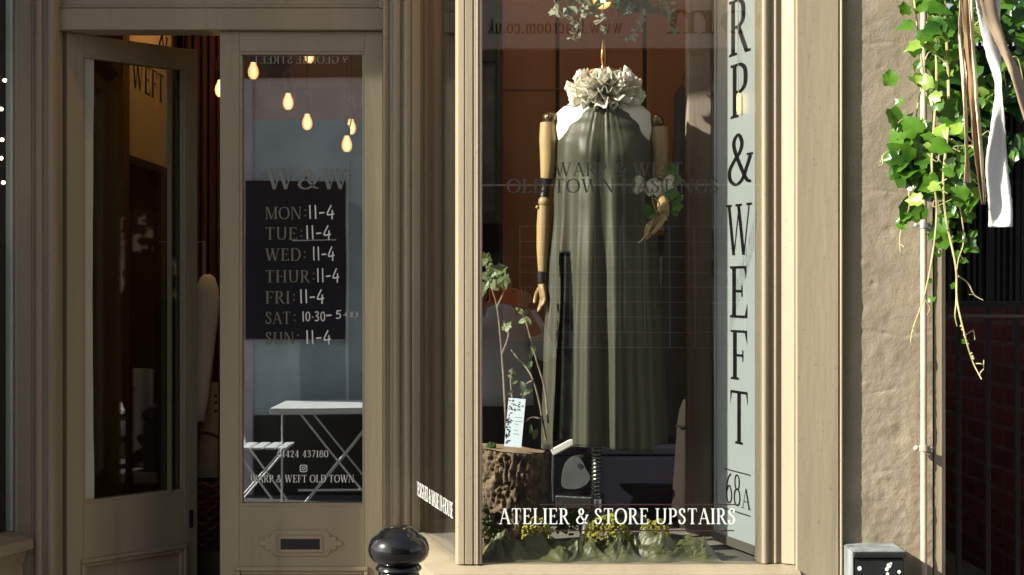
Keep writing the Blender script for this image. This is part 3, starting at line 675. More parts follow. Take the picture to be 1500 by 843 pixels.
for b_ in ((2.42, .82, 3.68, .9), (2.42, 2.2, 3.68, 2.28), (2.42, .9, 2.5, 2.2), (3.6, .9, 3.68, 2.2), (3.02, .9, 3.08, 2.2)): MB().box(b_[0], 4.67, b_[1], b_[2], 4.735, b_[3]).build('window_frame', paint, nb_, bevel=.004)
gt = thing('iron_gate', 'black iron gate with close upright bars closing the passage', 'gate', (0, 0, 0))
YG = 4.86
for u in (1404, 1447, 1490, 1533): MB().box(X(u, YG) - .0075, YG - .0075, .1, X(u, YG) + .0075, YG + .0075, 2.35).build('bar', iron, gt, bevel=.002)
for i in range(19):
    u = 1391 + i * 8.9
    if min(abs(u - q) for q in (1404, 1447, 1490, 1533)) < 5: continue
    MB().box(X(u, YG) - .0048, YG - .0048 + random.uniform(-.004, .004), Z(452, YG), X(u, YG) + .0048, YG + .0048, 2.35).build('upright', iron, gt, bevel=.0015)
MB().box(GX0, YG + .012, Z(446, YG), GX1, YG + .018, 2.3).build('backing_sheet', blackish, gt)
for v, h in ((441, .022), (461, .010)): MB().box(GX0 + .001, YG - .011, Z(v, YG) - h, GX1 - .001, YG + .011, Z(v, YG)).build('rail', iron if v < 450 else mat('worn_rail', (.10, .095, .08), .6, var=.4), gt, bevel=.003)

# ivy -----------------------------------------------------------------
def ivy_leaf(mb, p, s, nrm, roll, fold=.25, lobes=True):
    nrm = V(nrm).normalized(); a = nrm.orthogonal().normalized(); a.rotate(Matrix.Rotation(roll, 3, nrm)); b = nrm.cross(a)
    if lobes: ol = [(0, -.34), (.26, -.44), (.46, -.22), (.42, .0), (.52, .26), (.32, .36), (.15, .60), (0, .80), (-.15, .60), (-.32, .36), (-.52, .26), (-.42, .0), (-.46, -.22), (-.26, -.44)]
    else: ol = [(0, -.5), (.2, -.3), (.27, 0), (.18, .35), (0, .62), (-.18, .35), (-.27, 0), (-.2, -.3)]
    c = mb.b.verts.new(p)
    vs = []
    for x, y in ol:
        x *= random.uniform(.85, 1.15); y *= random.uniform(.9, 1.1)
        vs.append(mb.b.verts.new(V(p) + (a * x + b * y + nrm * (fold * abs(x) - .25 * y * y + random.uniform(-.05, .05))) * s))
    for i in range(len(vs)): mb.b.faces.new((c, vs[i], vs[(i + 1) % len(vs)]))
def rn(lo, hi): return random.uniform(lo, hi)
iv = thing('ivy', 'bright green ivy hanging in front of the gate with bare trailing stems', 'ivy', (0, 0, 0))
lm, ldm, sm = MB(), MB(), MB()
def rleaf(m, u, v, Y, s=None):
    s = s or rn(.026, .060)
    ivy_leaf(m, P(u, v, Y), s, (rn(-.9, .5), -1, rn(-.1, .9)), rn(0, 6.28), rn(.05, .45))
for _ in range(150):                          # main hanging mass
    v = rn(-120, 285); t = (v + 40) / 330
    u = rn(1345, 1432) if v < 245 else rn(1352, 1425)
    rleaf(lm, u, v, rn(4.40, 4.60))
for _ in range(40): rleaf(lm, rn(1308, 1365), rn(185, 265), rn(4.47, 4.6), rn(.035, .075))
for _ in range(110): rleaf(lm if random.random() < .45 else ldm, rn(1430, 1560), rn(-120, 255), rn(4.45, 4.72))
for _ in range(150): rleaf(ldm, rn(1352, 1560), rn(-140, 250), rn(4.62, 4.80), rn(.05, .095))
for u, v, s in ((1303, 118, .05), (1308, 170, .06), (1320, 195, .05), (1322, 212, .05), (1330, 40, .045), (1326, 15, .04), (1340, 75, .04), (1333, 305, .075), (1341, 312, .07), (1418, 360, .05), (1412, 270, .085), (1378, 330, .06), (1388, 312, .05), (1405, 348, .04), (1398, 300, .05), (1380, 352, .05), (1420, 300, .06), (1375, 280, .06), (1394, 330, .03), (1370, 268, .06), (1369, 345, .03), (1374, 372, .022), (1361, 412, .02), (1364, 440, .022), (1384, 300, .035), (1390, 345, .028), (1400, 372, .026), (1410, 382, .022), (1397, 420, .02), (1418, 318, .045), (1426, 342, .03), (1384, 322, .04), (1320, 330, .03), (1326, 318, .04), (1412, 500, .016), (1345, 95, .03), (1318, 150, .03)):
    rleaf(lm, u, v, 4.5, s)
ym = MB()
for _ in range(24): rleaf(ym, rn(1340, 1440), rn(-60, 300), rn(4.37, 4.46), rn(.022, .05))
ym.build('young_leaves', mat('young_leaf', (.16, .30, .03), .28, vscale=9, col2=(.42, .55, .12), trans=.35), iv, smooth=True, angle=180)
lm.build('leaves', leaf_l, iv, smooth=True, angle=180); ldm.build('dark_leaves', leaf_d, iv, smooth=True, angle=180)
def strand(pts, r0, r1, Y):
    p = crom([P(u, v, Y + rn(-.012, .012)) for u, v in pts], 6); n = len(p); sm.tube(p, [lerp(r0, r1, i / (n - 1)) for i in range(n)], 6)
strand([(1362, -60), (1372, 100), (1365, 240), (1372, 300), (1368, 360), (1355, 430), (1338, 480), (1334, 502)], .004, .0016, 4.46)
strand([(1336, 478), (1341, 490), (1346, 494)], .0015, .0015, 4.46); strand([(1356, 440), (1362, 452), (1358, 462)], .0018, .0015, 4.46)
strand([(1380, -60), (1390, 150), (1382, 260), (1386, 320), (1400, 390), (1402, 440), (1413, 490), (1425, 530), (1438, 556)], .0045, .0018, 4.46)
strand([(1402, 400), (1401, 440), (1399, 462), (1402, 478)], .003, .0016, 4.47)
strand([(1404, 405), (1418, 415), (1427, 432), (1440, 440)], .0022, .0015, 4.46); strand([(1427, 432), (1420, 432)], .0015, .0012, 4.46)
strand([(1400, 270), (1412, 345), (1404, 380), (1402, 395)], .002, .0016, 4.46)
for (a, b) in (((1414, 492), (1426, 484)), ((1426, 484), (1428, 498)), ((1430, 533), (1441, 535)), ((1441, 528), (1441, 540)), ((1434, 550), (1441, 541)), ((1372, 362), (1376, 372)), ((1407, 375), (1412, 382))): strand([a, ((a[0] + b[0]) / 2, (a[1] + b[1]) / 2 - 1), b], .0018, .0014, 4.46)
strand([(1328, 250), (1332, 300), (1322, 330), (1318, 350), (1319, 370)], .0025, .0015, 4.5); strand([(1319, 358), (1324, 362)], .0015, .0013, 4.5)
strand([(1334, -40), (1344, 40), (1352, 110), (1345, 150), (1340, 190)], .003, .002, 4.52)
strand([(1316, 180), (1325, 175), (1335, 190)], .002, .0015, 4.5); strand([(1290, 238), (1296, 225), (1306, 220)], .0015, .0015, 4.5); strand([(1292, 228), (1293, 240), (1288, 243)], .0015, .0015, 4.5)
for _ in range(26):
    u, v = rn(1350, 1490), rn(0, 290); strand([(u, v), (u + rn(-14, 20), v + rn(-14, 16)), (u + rn(-25, 35), v + rn(-20, 35))], .002, .0013, rn(4.38, 4.5))
for i in range(14): m_ = rn(0, 1); sm.ball(P(lerp(1405, 1436, m_), lerp(470, 552, m_), 4.458), .004, 1)
sm.build('stems', stem_m, iv, smooth=True)

# ribbons -----------------------------------------------------------------
def ribbon(name, label, pts, m, Y=4.33):                # pts: (u left, u right, v, turn)
    mb = MB(); L = crom([(a, v, t) for a, b, v, t in pts], 8); Rr = crom([(b, v, t) for a, b, v, t in pts], 8); rows = []
    for i, (l, r) in enumerate(zip(L, Rr)):
        c = []
        for j in range(7):
            q = j / 6; u = lerp(l.x, r.x, q) + (1.3 * noise.noise(V((i * .9, j * 3, len(pts)))) if j in (0, 6) else 0); c.append(P(u, l.y, Y + (q - .5) * l.z * .05 + .006 * math.sin(q * 5 + i * .12) + .004 * noise.noise(V((i * .2, q * 2, len(label))))))
        rows.append(c)
    mb.loft(rows, closed=False); return tag(mb.build(name, m, smooth=True, solid=.0012), label, 'ribbon')
ribbon('ribbon', 'wide white ribbon hanging over the ivy with a square cut end', [(1424, 1446, -60, 1), (1429, 1452, 0, .8), (1443, 1466, 75, .3), (1457, 1467, 125, -1), (1452, 1472, 180, 0), (1444, 1476, 240, .3), (1448, 1483, 300, .2), (1448, 1483, 333, 0)], rib_w, 4.32)
ribbon('ribbon', 'long brown ribbon hanging vertically over the ivy', [(1405, 1418, -60, .6), (1408, 1419, 0, .4), (1412, 1423, 60, .2), (1416, 1427, 120, -.5), (1424, 1434, 200, .2), (1432, 1441, 260, .5), (1438, 1444, 300, 1)], rib_t, 4.33)
ribbon('ribbon', 'cream edged narrow ribbon beside the long brown ribbon', [(1417, 1424, -60, .5), (1419, 1425, 0, .3), (1423, 1428, 70, .5), (1427, 1433, 140, -.3), (1434, 1439, 210, .2), (1440, 1444, 296, 0)], rib_c, 4.325)
ribbon('ribbon', 'pale thin ribbon with ragged end, leftmost over the ivy', [(1405, 1409, -60, 0), (1406, 1411, 0, .4), (1404, 1408, 50, .5), (1407, 1415, 100, -.5), (1412, 1417, 170, .6), (1414, 1419, 230, .2), (1412, 1423, 268, .2)], rib_c, 4.335)
ribbon('ribbon', 'broad beige ribbon crossing diagonally over the white ribbon', [(1430, 1452, -40, .2), (1440, 1462, 20, .3), (1462, 1477, 70, -.3), (1478, 1494, 105, .4), (1492, 1510, 150, .2), (1510, 1530, 210, .3)], rib_b, 4.30)
ribbon('ribbon', 'short white ribbon tail high beside the beige ribbon', [(1452, 1468, -60, 0), (1449, 1466, 0, .3), (1453, 1465, 22, .2), (1462, 1465, 36, 0)], rib_w, 4.345)

# ------------------------------------------------------------------ window display
FZ = .722
dpz = thing('display_platform', 'low dark platform inside the big window under the mannequin', 'platform', (0, 0, 0))
MB().prism([(A0[0] + .03, 5.62), (A0[0] + .03, 5.25), (PX0 + .03, 4.72), (WR + .02, 4.705), (1.18, 4.81), (1.18, 5.62)], .16, FZ).build('top', mat('grey_board', (.20, .19, .165), .7), dpz)
bp = thing('wood_partition', 'warm orange brown panelled partition behind the mannequin', 'partition', (0, 5.95, 0))
def loc(o, p): return V(p) - o.location
xs = [X(735, 5.95), X(815, 5.95), X(818, 5.95), X(943, 5.95), X(947, 5.95), X(1048, 5.95)]
for i in (0, 2, 4):
    MB().box(xs[i] + .002, 0, .17, xs[i + 1] - .002, .03, 2.9).build('panel', orange_wood, bp, bevel=.004)
    MB().box(xs[i], .028, .16, xs[i] + .001, .04, 2.9)
MB().box(xs[0] - .01, .031, .16, xs[5], .06, 2.95).build('backing', blackish, bp)
MB().box(xs[0], -.006, Z(132, 5.95), xs[3], -.001, Z(130, 5.95)).build('rail', brown_wood, bp)
wp = tag(MB().prism([(X(1007, 5.25), 5.25), (X(1043, 5.25), 5.245), (X(1044, 5.25), 5.30), (X(1006, 5.25), 5.30)], .69, 2.95).build('wooden_post', grey_wood, bevel=.006), 'weathered timber post beside the white lettered board in the window', 'post')
# dark framed pictures, left of the panelling
pf = thing('picture_frame', 'tall black framed picture at the left inside the big window', 'picture', (0, 5.85, 0))
x0, x1, z0, z1 = X(694, 5.85), X(736, 5.85), Z(328, 5.85), Z(72, 5.85)
for b_ in ((x0, z0, x0 + .03, z1), (x1 - .024, z0, x1, z1), (x0 + .03, z0, x1 - .024, z0 + .05), (x0 + .03, z1 - .05, x1 - .024, z1)): MB().box(b_[0], -.02, b_[1], b_[2], .01, b_[3]).build('frame', leather, pf, bevel=.003)
MB().box(x0 + .03, .002, z0 + .05, x1 - .024, .008, z1 - .05).build('picture', mat('dim_print', (.02, .022, .022), .3, col2=(.10, .12, .13), vscale=7), pf)
# brown post seen through the side pane
tag(MB().box(X(622, 5.6), 5.6, .16, X(646, 5.6), 5.66, 2.95).build('wooden_post', brown_wood, bevel=.004), 'brown timber post seen through the slanted side pane', 'post')
tag(MB().box(X(652, 5.75), 5.75, .16, X(690, 5.75), 5.79, 2.95).build('curtain', blackish), 'black curtain behind the slanted side pane', 'curtain')
tag(MB().box(A0[0] - .02, 5.47, .16, X(622, 5.6), 5.5, 2.95).build('partition', mat('olive_board', (.085, .075, .05), .7)), 'dull olive partition board behind the slanted side pane', 'partition')

# lettered board
sb = thing('lettered_board', 'tall pale blue board with black upright shop name lettering', 'sign', (0, 0, 0))
N0 = V((X(1110, 4.75), 4.75, 0)); N1 = V((X(1045, 5.06), 5.06, 0)); dS = (N0 - N1); LS = dS.length; dS.normalize()
MS = Matrix.Translation(N1) @ Matrix.Rotation(math.atan2(dS.y, dS.x), 4, 'Z')      # local x from the far edge to the near edge, local -y faces the street
zbo, zto = Z(778, 5.06), 3.38
MB().obox(MS, .012, 0, zbo, LS - .002, .012, zto).build('board', board_m, sb)
m_ = MB(); m_.obox(MS, 0, -.006, zbo - .02, .012, .016, zto); m_.build('edge_strip', leather, sb)
m_ = MB(); m_.obox(MS, .0125, -.004, zbo - .028, LS, .016, zbo - .0005); m_.build('bottom_rail', mat('board_rail', (.12, .11, .09), .6), sb)
m_ = MB(); m_.obox(MS, .0125, -.004, zbo, .030, -.0005, zto); m_.build('edge_strip', mat('pale_strip', (.38, .41, .41), .4), sb)
Yl = 4.878
def bl(s, v0, v1, xc=.193, wd=.160):
    mb = MB(); h = (v1 - v0) * Yl / F
    w0 = ONE[s][0]
    text(mb, s, MS @ Matrix.Translation((xc, -.0016, Z(v1, Yl))), h, wd * w0 / .9, .5, step=.00015); mb.build('letter', ink, sb)
bl('W', -192, -115, wd=.13); bl('A', -98, -24, wd=.15)
for s, a, b, wd in (('R', -2, 80, .17), ('P', 93, 172, .17), ('&', 196, 272, .17), ('W', 299, 374, .13), ('E', 390, 466, .17), ('F', 484, 557, .17), ('T', 573, 651, .16)): bl(s, a, b, wd=wd)
mb = MB(); text(mb, '68', MS @ Matrix.Translation((.092, -.0016, Z(742, Yl))), 46 * Yl / F, .115, step=.00015); text(mb, 'A', MS @ Matrix.Translation((.212, -.0016, Z(742.5, Yl))), 29 * Yl / F, .062, step=.00015); mb.build('house_number', ink, sb)
for v in (692, 751): m_ = MB(); m_.obox(MS, .09, -.002, Z(v, Yl) - .0016, .275, -.0008, Z(v, Yl) + .0016); m_.build('ruled_line', ink, sb)

# mannequin
MY = 5.09; MX = X(884, MY); ms = MY / F
mq = thing('mannequin', 'dressmaker mannequin with jointed wooden arms wearing the olive dress', 'mannequin', (MX, MY, FZ))
def mz(v): return Z(v, MY) - FZ
def mx(u): return X(u, MY) - MX
def mp(u, v, dy=0): return V((mx(u), dy, mz(v)))
torso = [(.046, .046, mz(112)), (.052, .052, mz(135)), (.062, .056, mz(148)), (.095, .07, mz(154)), (.130, .080, mz(157)), (.152, .090, mz(166)), (.157, .094, mz(190)), (.146, .100, mz(215)), (.145, .108, mz(250)), (.140, .105, mz(300)), (.118, .09, mz(340)), (.112, .09, mz(400)), (.108, .088, mz(440)), (.09, .08, mz(470))]
MB().ell(torso[::-1], (0, 0, 0), 40).build('torso', calico, mq, smooth=True, angle=180)
MB().lathe([(.0, mz(112)), (.048, mz(112)), (.048, mz(108)), (.044, mz(103)), (.012, mz(100)), (.0, mz(100))], (0, 0, 0), 32).build('neck_cap', pale_wood, mq, smooth=True)
MB().lathe([(.012, mz(101)), (.008, mz(96)), (.013, mz(88)), (.011, mz(76)), (.006, mz(64)), (.008, mz(60)), (.0, mz(56))], (0, 0, 0), 20).build('finial', mat('copper', (.55, .27, .13), .25, metal=1.0), mq, smooth=True)
# stand: threaded post, hub, cast base
prof = [(.0, mz(655)), (.012, mz(655))]
z = mz(650)
while z > mz(728): prof += [(.0135, z), (.0185, z - .005), (.0135, z - .010)]; z -= .0125
prof += [(.0185, mz(729)), (.022, mz(731)), (.022, mz(752)), (.018, mz(756)), (.0, mz(756))]
MB().lathe(prof, (mx(874), 0, 0), 20).build('threaded_post', chrome, mq, smooth=True, angle=60)
MB().lathe([(.0, mz(640)), (.016, mz(640)), (.016, mz(440)), (.0, mz(440))], (mx(874), 0, 0), 16).build('inner_post', chrome, mq, smooth=True)
MB().lathe([(.0, mz(742)), (.028, mz(744)), (.042, mz(752)), (.036, mz(766)), (.0, mz(768))], (mx(874), 0, 0), 24).build('hub', chrome, mq, smooth=True)
for a in (200, -20, 75, 255):
    d = V((math.cos(R(a)), math.sin(R(a)), 0)); h0 = V((mx(874), 0, 0))
    pth = crom([h0 + d * .02 + V((0, 0, mz(754))), h0 + d * .09 + V((0, 0, mz(749))), h0 + d * .15 + V((0, 0, mz(756))), h0 + d * .182 + V((0, 0, mz(772)))], 6)
    lg = MB().tube(pth, [lerp(.017, .011, i / (len(pth) - 1)) for i in range(len(pth))], 10).build('base_leg', mat('cast_iron_grey', (.16, .15, .14), .4, metal=.6) if a == 200 else bpy.data.materials['cast_iron_grey'], mq, smooth=True)
    e = h0 + d * .182
    MB().lathe([(.0, .055), (.017, .053), (.017, .0), (.0, .0)], (e.x, e.y, .0), 16).build('caster', chrome, lg, smooth=True)
# arms
def tub(name, pts, rad, m, par, seg=16):
    p = crom(pts, 5); n = len(p); k = len(pts); rr_ = []
    for i in range(n):
        q = i / (n - 1) * (k - 1); j = min(int(q), k - 2); rr_.append(lerp(rad[j], rad[j + 1], q - j))
    return MB().tube(p, rr_, seg).build(name, m, par, smooth=True, angle=70)
def hand_mesh(name, M, m, par, curl, s=1.0, spread=.16):
    b = MB()
    b.loft([[M @ (V((x * a, y * c, z)) * s) for x, y in [(math.cos(t), math.sin(t)) for t in [i * math.pi / 8 for i in range(16)]]] for a, c, z in ((.020, .015, .0), (.028, .015, -.018), (.036, .014, -.045), (.037, .012, -.066), (.030, .009, -.078))])
    for i, (fx, ln) in enumerate(((-.029, .052), (-.010, .062), (.010, .058), (.028, .044))):
        p = V((fx, 0, -.068)); ang = curl[i]; pts = [p]; a = .15
        for sgm in (.45, .32, .26):
            a += ang; p = p + V((math.sin(spread) * fx * 14 * .3, -math.sin(a), -math.cos(a))) * ln * sgm; pts.append(p)
        pts = crom(pts, 4); b.tube([M @ (q * s) for q in pts], [lerp(.0095, .006, j / (len(pts) - 1)) * s for j in range(len(pts))], 8)
    pts = crom([V((-.026, -.004, -.022)), V((-.046, -.014, -.042)), V((-.050, -.024, -.066)), V((-.044, -.032, -.084))], 4)
    b.tube([M @ (q * s) for q in pts], [lerp(.012, .007, j / (len(pts) - 1)) * s for j in range(len(pts))], 8)
    return b.build(name, m, par, smooth=True, angle=180)
arm = MB().ball(mp(806, 174), .026, 3, (1, 1, .9)).ball(mp(803, 172, -.028), .008, 2).build('arm', brass, mq, smooth=True)
tub('upper_arm', [mp(803, 180), mp(803, 205), mp(803, 240), mp(801, 262)], [.026, .029, .026, .020], pale_wood, arm)
tub('elbow', [mp(801, 262), mp(799, 275), mp(797, 288)], [.020, .013, .015], leather, arm)
MB().ball(mp(797, 296), .019, 3).ball(mp(787, 304, -.01), .006, 2).build('elbow_ball', pale_wood, arm, smooth=True)
tub('forearm', [mp(797, 302), mp(796, 330), mp(795, 365), mp(795, 398)], [.020, .022, .020, .0145], pale_wood, arm)
MB().lathe([(.0145, .018), (.0165, .016), (.0165, -.016), (.0145, -.018)], mp(794, 407), 16).build('wrist_strap', leather, arm, smooth=True)
hand_mesh('hand', Matrix.Translation(mp(793, 416)) @ Matrix.Rotation(R(-75), 4, 'Z') @ Matrix.Rotation(R(8), 4, 'X'), pale_wood, arm, (.16, .20, .24, .3), .72)
arm = MB().ball(mp(962, 178), .026, 3, (1, 1, .9)).ball(mp(966, 181, -.026), .008, 2).build('arm', brass, mq, smooth=True)
tub('upper_arm', [mp(966, 186), mp(966, 210), mp(966, 240), mp(964, 262)], [.026, .028, .026, .019], pale_wood, arm)
MB().ball(mp(964, 272, -.005), .019, 3).build('elbow_ball', pale_wood, arm, smooth=True)
tub('forearm', [mp(964, 274, -.01), mp(966, 290, -.05), mp(968, 308, -.10), mp(968, 317, -.13)], [.019, .021, .018, .0135], pale_wood, arm)
hand_mesh('hand', Matrix.Translation(mp(969, 320, -.14)) @ Matrix.Rotation(R(62), 4, 'Y') @ Matrix.Rotation(R(95), 4, 'Z'), pale_wood, arm, (.45, .38, .42, .5), .80)

# dress
dt = [(mz(150), .082, .070, .0), (mz(158), .098, .086, .0), (mz(172), .114, .104, .0), (mz(190), .134, .118, 0), (mz(212), .151, .128, .05), (mz(235), .151, .132, .15), (mz(300), .154, .140, .4), (mz(400), .163, .150, .75), (mz(520), .172, .156, .95), (mz(652), .180, .160, 1.0)]
dt = sorted(dt)
def dress_pt(th, z, k=1.0):
    rx, ry, f = interp(dt, z)
    wob = .55 * math.sin(6 * th + .6 + .15 * math.sin(3 * z)) + .55 * math.sin(10 * th + 2.1 + .25 * z) + .14 * math.sin(17 * th + .9) + .16 * math.sin(27 * th + 1.7 + .8 * math.sin(2.2 * z)) * f + .7 * noise.noise(V((math.cos(th) * 3.1, math.sin(th) * 3.1, z * .5)))
    wob = math.copysign(abs(wob) ** .75, wob)
    d = (.002 + .022 * f) * wob
    fr_ = math.exp(-((th + math.pi / 2) / .55) ** 2)                 # gathers fall from the front of the neck
    g = max(0, (z - mz(300)) / (mz(155) - mz(300)))
    d += .0075 * fr_ * g ** 1.3 * noise.noise(V((13 * (th + math.pi / 2) * (.7 + .5 * g), .8 * z, 4)))
    bust = .018 * math.exp(-((z - mz(225)) / .05) ** 2) * (math.exp(-((th + math.pi / 2 - .5) / .35) ** 2) + math.exp(-((th + math.pi / 2 + .5) / .35) ** 2))
    c = k + d / rx
    return V((c * rx * math.cos(th) + .0 , (c * ry + bust) * math.sin(th), z))
NT, NZ = 260, 120
def dress(name, k, m, slit, zlo, zhi, par=None, loc_=(MX, MY, FZ)):
    mb = MB(); g = []
    for i in range(NZ + 1):
        z0 = lerp(zlo, zhi, i / NZ); row = []
        for j in range(NT):
            th = -math.pi + 2 * math.pi * j / NT
            z = z0 + (.012 * math.sin(th * 3 + 1) if i == 0 else 0)
            row.append(mb.b.verts.new(dress_pt(th, z, k)))
        g.append(row)
    for i in range(NZ):
        z = lerp(zlo, zhi, i / NZ)
        for j in range(NT):
            th = -math.pi + 2 * math.pi * (j + .5) / NT
            if slit and z < mz(372):
                wd = .10 + .22 * min(1, (mz(372) - z) / .35)
                if abs(th - (-math.pi + .62)) < wd: continue
            if slit and z > mz(205) and abs(math.sin(th)) < (.32 + .9 * (z - mz(205))) and z < mz(150): continue
            mb.b.faces.new((g[i][j], g[i][(j + 1) % NT], g[i + 1][(j + 1) % NT], g[i + 1][j]))
    return mb.build(name, m, par, smooth=True, angle=180, solid=.0015)
drs = thing('dress', 'long olive green satin halter dress on the mannequin, split at the side', 'dress', (MX, MY, FZ))
dress('skirt', 1.0, satin, True, mz(652), mz(150), drs)
dress('underskirt', .88, black_silk, False, mz(640), mz(345), drs)

# ruff
rf_ = thing('ruffled_collar', 'large ruffled cream silk collar around the mannequin neck', 'collar', (MX, MY, FZ))
rnd = random.Random(3)
for q, (zc_, nP, el0, ln0) in enumerate(((mz(150), 12, -.75, .058), (mz(145), 13, -.40, .072), (mz(138), 13, -.08, .078), (mz(132), 12, .24, .072), (mz(126), 11, .52, .058), (mz(121), 9, .80, .036))):
    mb = MB()
    for p_ in range(nP):
        th = 2 * math.pi * (p_ + .5 * (q % 2) + rnd.uniform(-.3, .3)) / nP; el = el0 + rnd.uniform(-.28, .28); ln = ln0 * rnd.uniform(.85, 1.2); wd = rnd.uniform(.062, .105)
        out = V((math.cos(th) * math.cos(el), math.sin(th) * math.cos(el), math.sin(el))); side = V((-math.sin(th), math.cos(th), 0)); side.rotate(Matrix.Rotation(rnd.uniform(-.8, .8), 3, out)); up = out.cross(side)
        base = V((.046 * math.cos(th), .046 * math.sin(th), zc_)); rows = []; ph = rnd.uniform(0, 6.28); k1 = rnd.uniform(5, 9); cup = rnd.uniform(-.35, .5)
        for i in range(9):
            t = i / 8; row = []
            for j in range(13):
                c = j / 6 - 1
                w_ = wd * (.30 + .70 * t ** .8) / 2
                rag = 1 + .10 * noise.noise(V((c * 3, p_, q))) + (.07 * noise.noise(V((c * 14, p_ * 3, q))) if i == 8 else 0)
                row.append(base + out * ln * t * rag * (1 - .12 * c * c) + side * w_ * c + up * (.013 * t * math.sin(k1 * c + ph) + .03 * cup * t * t + .010 * (1 - t) * math.sin(9 * c + ph)))
            rows.append(row)
        mb.loft(rows, closed=False)
    mb.build('frill', frill_m, rf_, smooth=True, angle=180, solid=.0008)

# butterflies and ivy sprig in the hand
def butterfly(label, u, v, roll):
    t = thing('paper_butterfly', label, 'butterfly', P(u, v, MY - .18)); t.rotation_euler = (R(20), R(roll), R(12))
    for s in (-1, 1):
        b = MB(); prof = crom([(0, .01), (.012, .028), (.030, .036), (.040, .024), (.030, .004), (.034, -.010), (.022, -.026), (.008, -.018), (0, -.01)], 4)
        b.poly([(s * p.x, -.012 * p.x / .04, p.y) for p in prof]); b.build('wing', mat('butterfly_paper', (.34, .30, .18), .7, vscale=70, col2=(.88, .85, .74), bump=0) if not bpy.data.materials.get('butterfly_paper') else bpy.data.materials['butterfly_paper'], t, solid=.001)
    MB().tube([(0, -.003, -.016), (0, -.003, 0), (0, -.003, .016)], [.0015, .003, .0015], 8).build('body', twig_m, t, smooth=True)
butterfly('cream paper butterfly over the mannequin hand, the one nearer the dress', 944, 274, 8)
butterfly('cream paper butterfly over the mannequin hand, the one nearer the ivy sprig', 970, 274, -14)
sg = thing('ivy_sprig', 'green ivy sprig held upright in the mannequin hand', 'sprig', P(958, 330, MY - .17))
b = MB(); q = sg.location
def sgp(u, v, d=0): return P(u, v, MY - .17 + d) - q
b.tube(crom([sgp(948, 345), sgp(958, 318), sgp(966, 300), sgp(958, 290)], 5), .0022, 6); b.tube(crom([sgp(963, 306), sgp(978, 296), sgp(990, 285), sgp(988, 262), sgp(984, 240)], 5), .0022, 6)
b.tube(crom([sgp(962, 315), sgp(956, 295), sgp(955, 280)], 4), .0018, 6); b.tube(crom([sgp(950, 340), sgp(940, 352), sgp(934, 356)], 4), .0025, 6); b.build('stem', stem_m, sg)
b = MB()
for u, v, s in ((991, 302, .036), (986, 282, .042), (984, 250, .042), (992, 264, .034), (948, 308, .036), (956, 314, .03), (990, 312, .024), (996, 290, .026)): ivy_leaf(b, sgp(u, v, -.01), s, (rn(-.3, .3), -1, rn(-.2, .5)), rn(0, 6))
b.build('leaves', leaf_l, sg)

# stump, card, sprigs, moss
stp = thing('tree_stump', 'rough barked tree stump standing in the window', 'stump', (X(744, 4.98), 4.98, FZ))
b = MB(); rows = []; NS = 150; hS = Z(658, 4.98) - FZ
def bark(th, z):
    p = V((math.cos(th) * 1.2, math.sin(th) * 1.2, z * 1.6)); wq = p + .25 * V((noise.noise(p * 6), noise.noise(p * 6 + V((5, 0, 0))), noise.noise(p * 5 + V((0, 7, 0)))))
    d, _ = noise.voronoi(V((wq.x * 6.5, wq.y * 6.5, wq.z * 5)))
    e = min(1, (d[1] - d[0]) * 3)
    return .111 + .016 * e + .008 * noise.noise(p * 3) + .004 * noise.noise(p * 45) + .02 * max(0, .1 - z) 
for i in range(111):
    z = hS * i / 110
    rows.append([V((bark(2 * math.pi * j / NS, z) * math.cos(2 * math.pi * j / NS), bark(2 * math.pi * j / NS, z) * math.sin(2 * math.pi * j / NS), z - .012 * math.cos(2 * math.pi * j / NS) * (i / 110))) for j in range(NS)])
b.loft(rows, cap=False)
bm_ = mat('bark', (.055, .038, .026), .95, vscale=26, col2=(.27, .20, .13), bump=.9, bscale=90, bdist=.006)
b.build('bark', bm_, stp, smooth=True, angle=180)
b = MB(); b.loft([[V((r * bark(2 * math.pi * j / 48, hS) / .12 * math.cos(2 * math.pi * j / 48), r * bark(2 * math.pi * j / 48, hS) / .12 * math.sin(2 * math.pi * j / 48), hS - .012 * math.cos(2 * math.pi * j / 48) * r / .12 + .002)) for j in range(48)] for r in (.002, .05, .09, .1145)]); b.build('cut_top', mat('cut_wood', (.30, .21, .13), .8, vscale=12, col2=(.42, .32, .22)), stp)
def card():
    t = thing('price_card', 'pale blue card with black leaf print propped on the stump', 'card', P(751, 655, 4.90)); t.rotation_euler = (R(-10), R(4), R(-8))
    MB().box(-.027, 0, 0, .027, .0025, .152).build('card', mat('pale_blue_card', (.58, .70, .78), .5, var=.03, bump=0), t)
    b = MB()
    for _ in range(52):
        a = rn(0, 1); x, z = (rn(-.026, -.012), rn(.01, .14)) if a < .6 else (rn(-.024, .02), rn(.115, .148))
        s = rn(.003, .006); an = rn(0, 3.1); c, s_ = math.cos(an), math.sin(an)
        b.poly([(x + s * (c * p - s_ * q), -.0006 - .00002 * _, z + s * (s_ * p + c * q)) for p, q in ((-1, 0), (0, .42), (1, 0), (0, -.42))])
    b.build('leaf_print', ink, t)
    b = MB()
    for i, (z, wq) in enumerate(((.092, .022), (.080, .024), (.071, .014), (.052, .014), (.040, .018))): b.box(-.002, -.0009, z, -.002 + wq, -.0005, z + .002)
    b.build('small_print', mat('grey_print', (.30, .36, .42), .6, bump=0), t)
card()
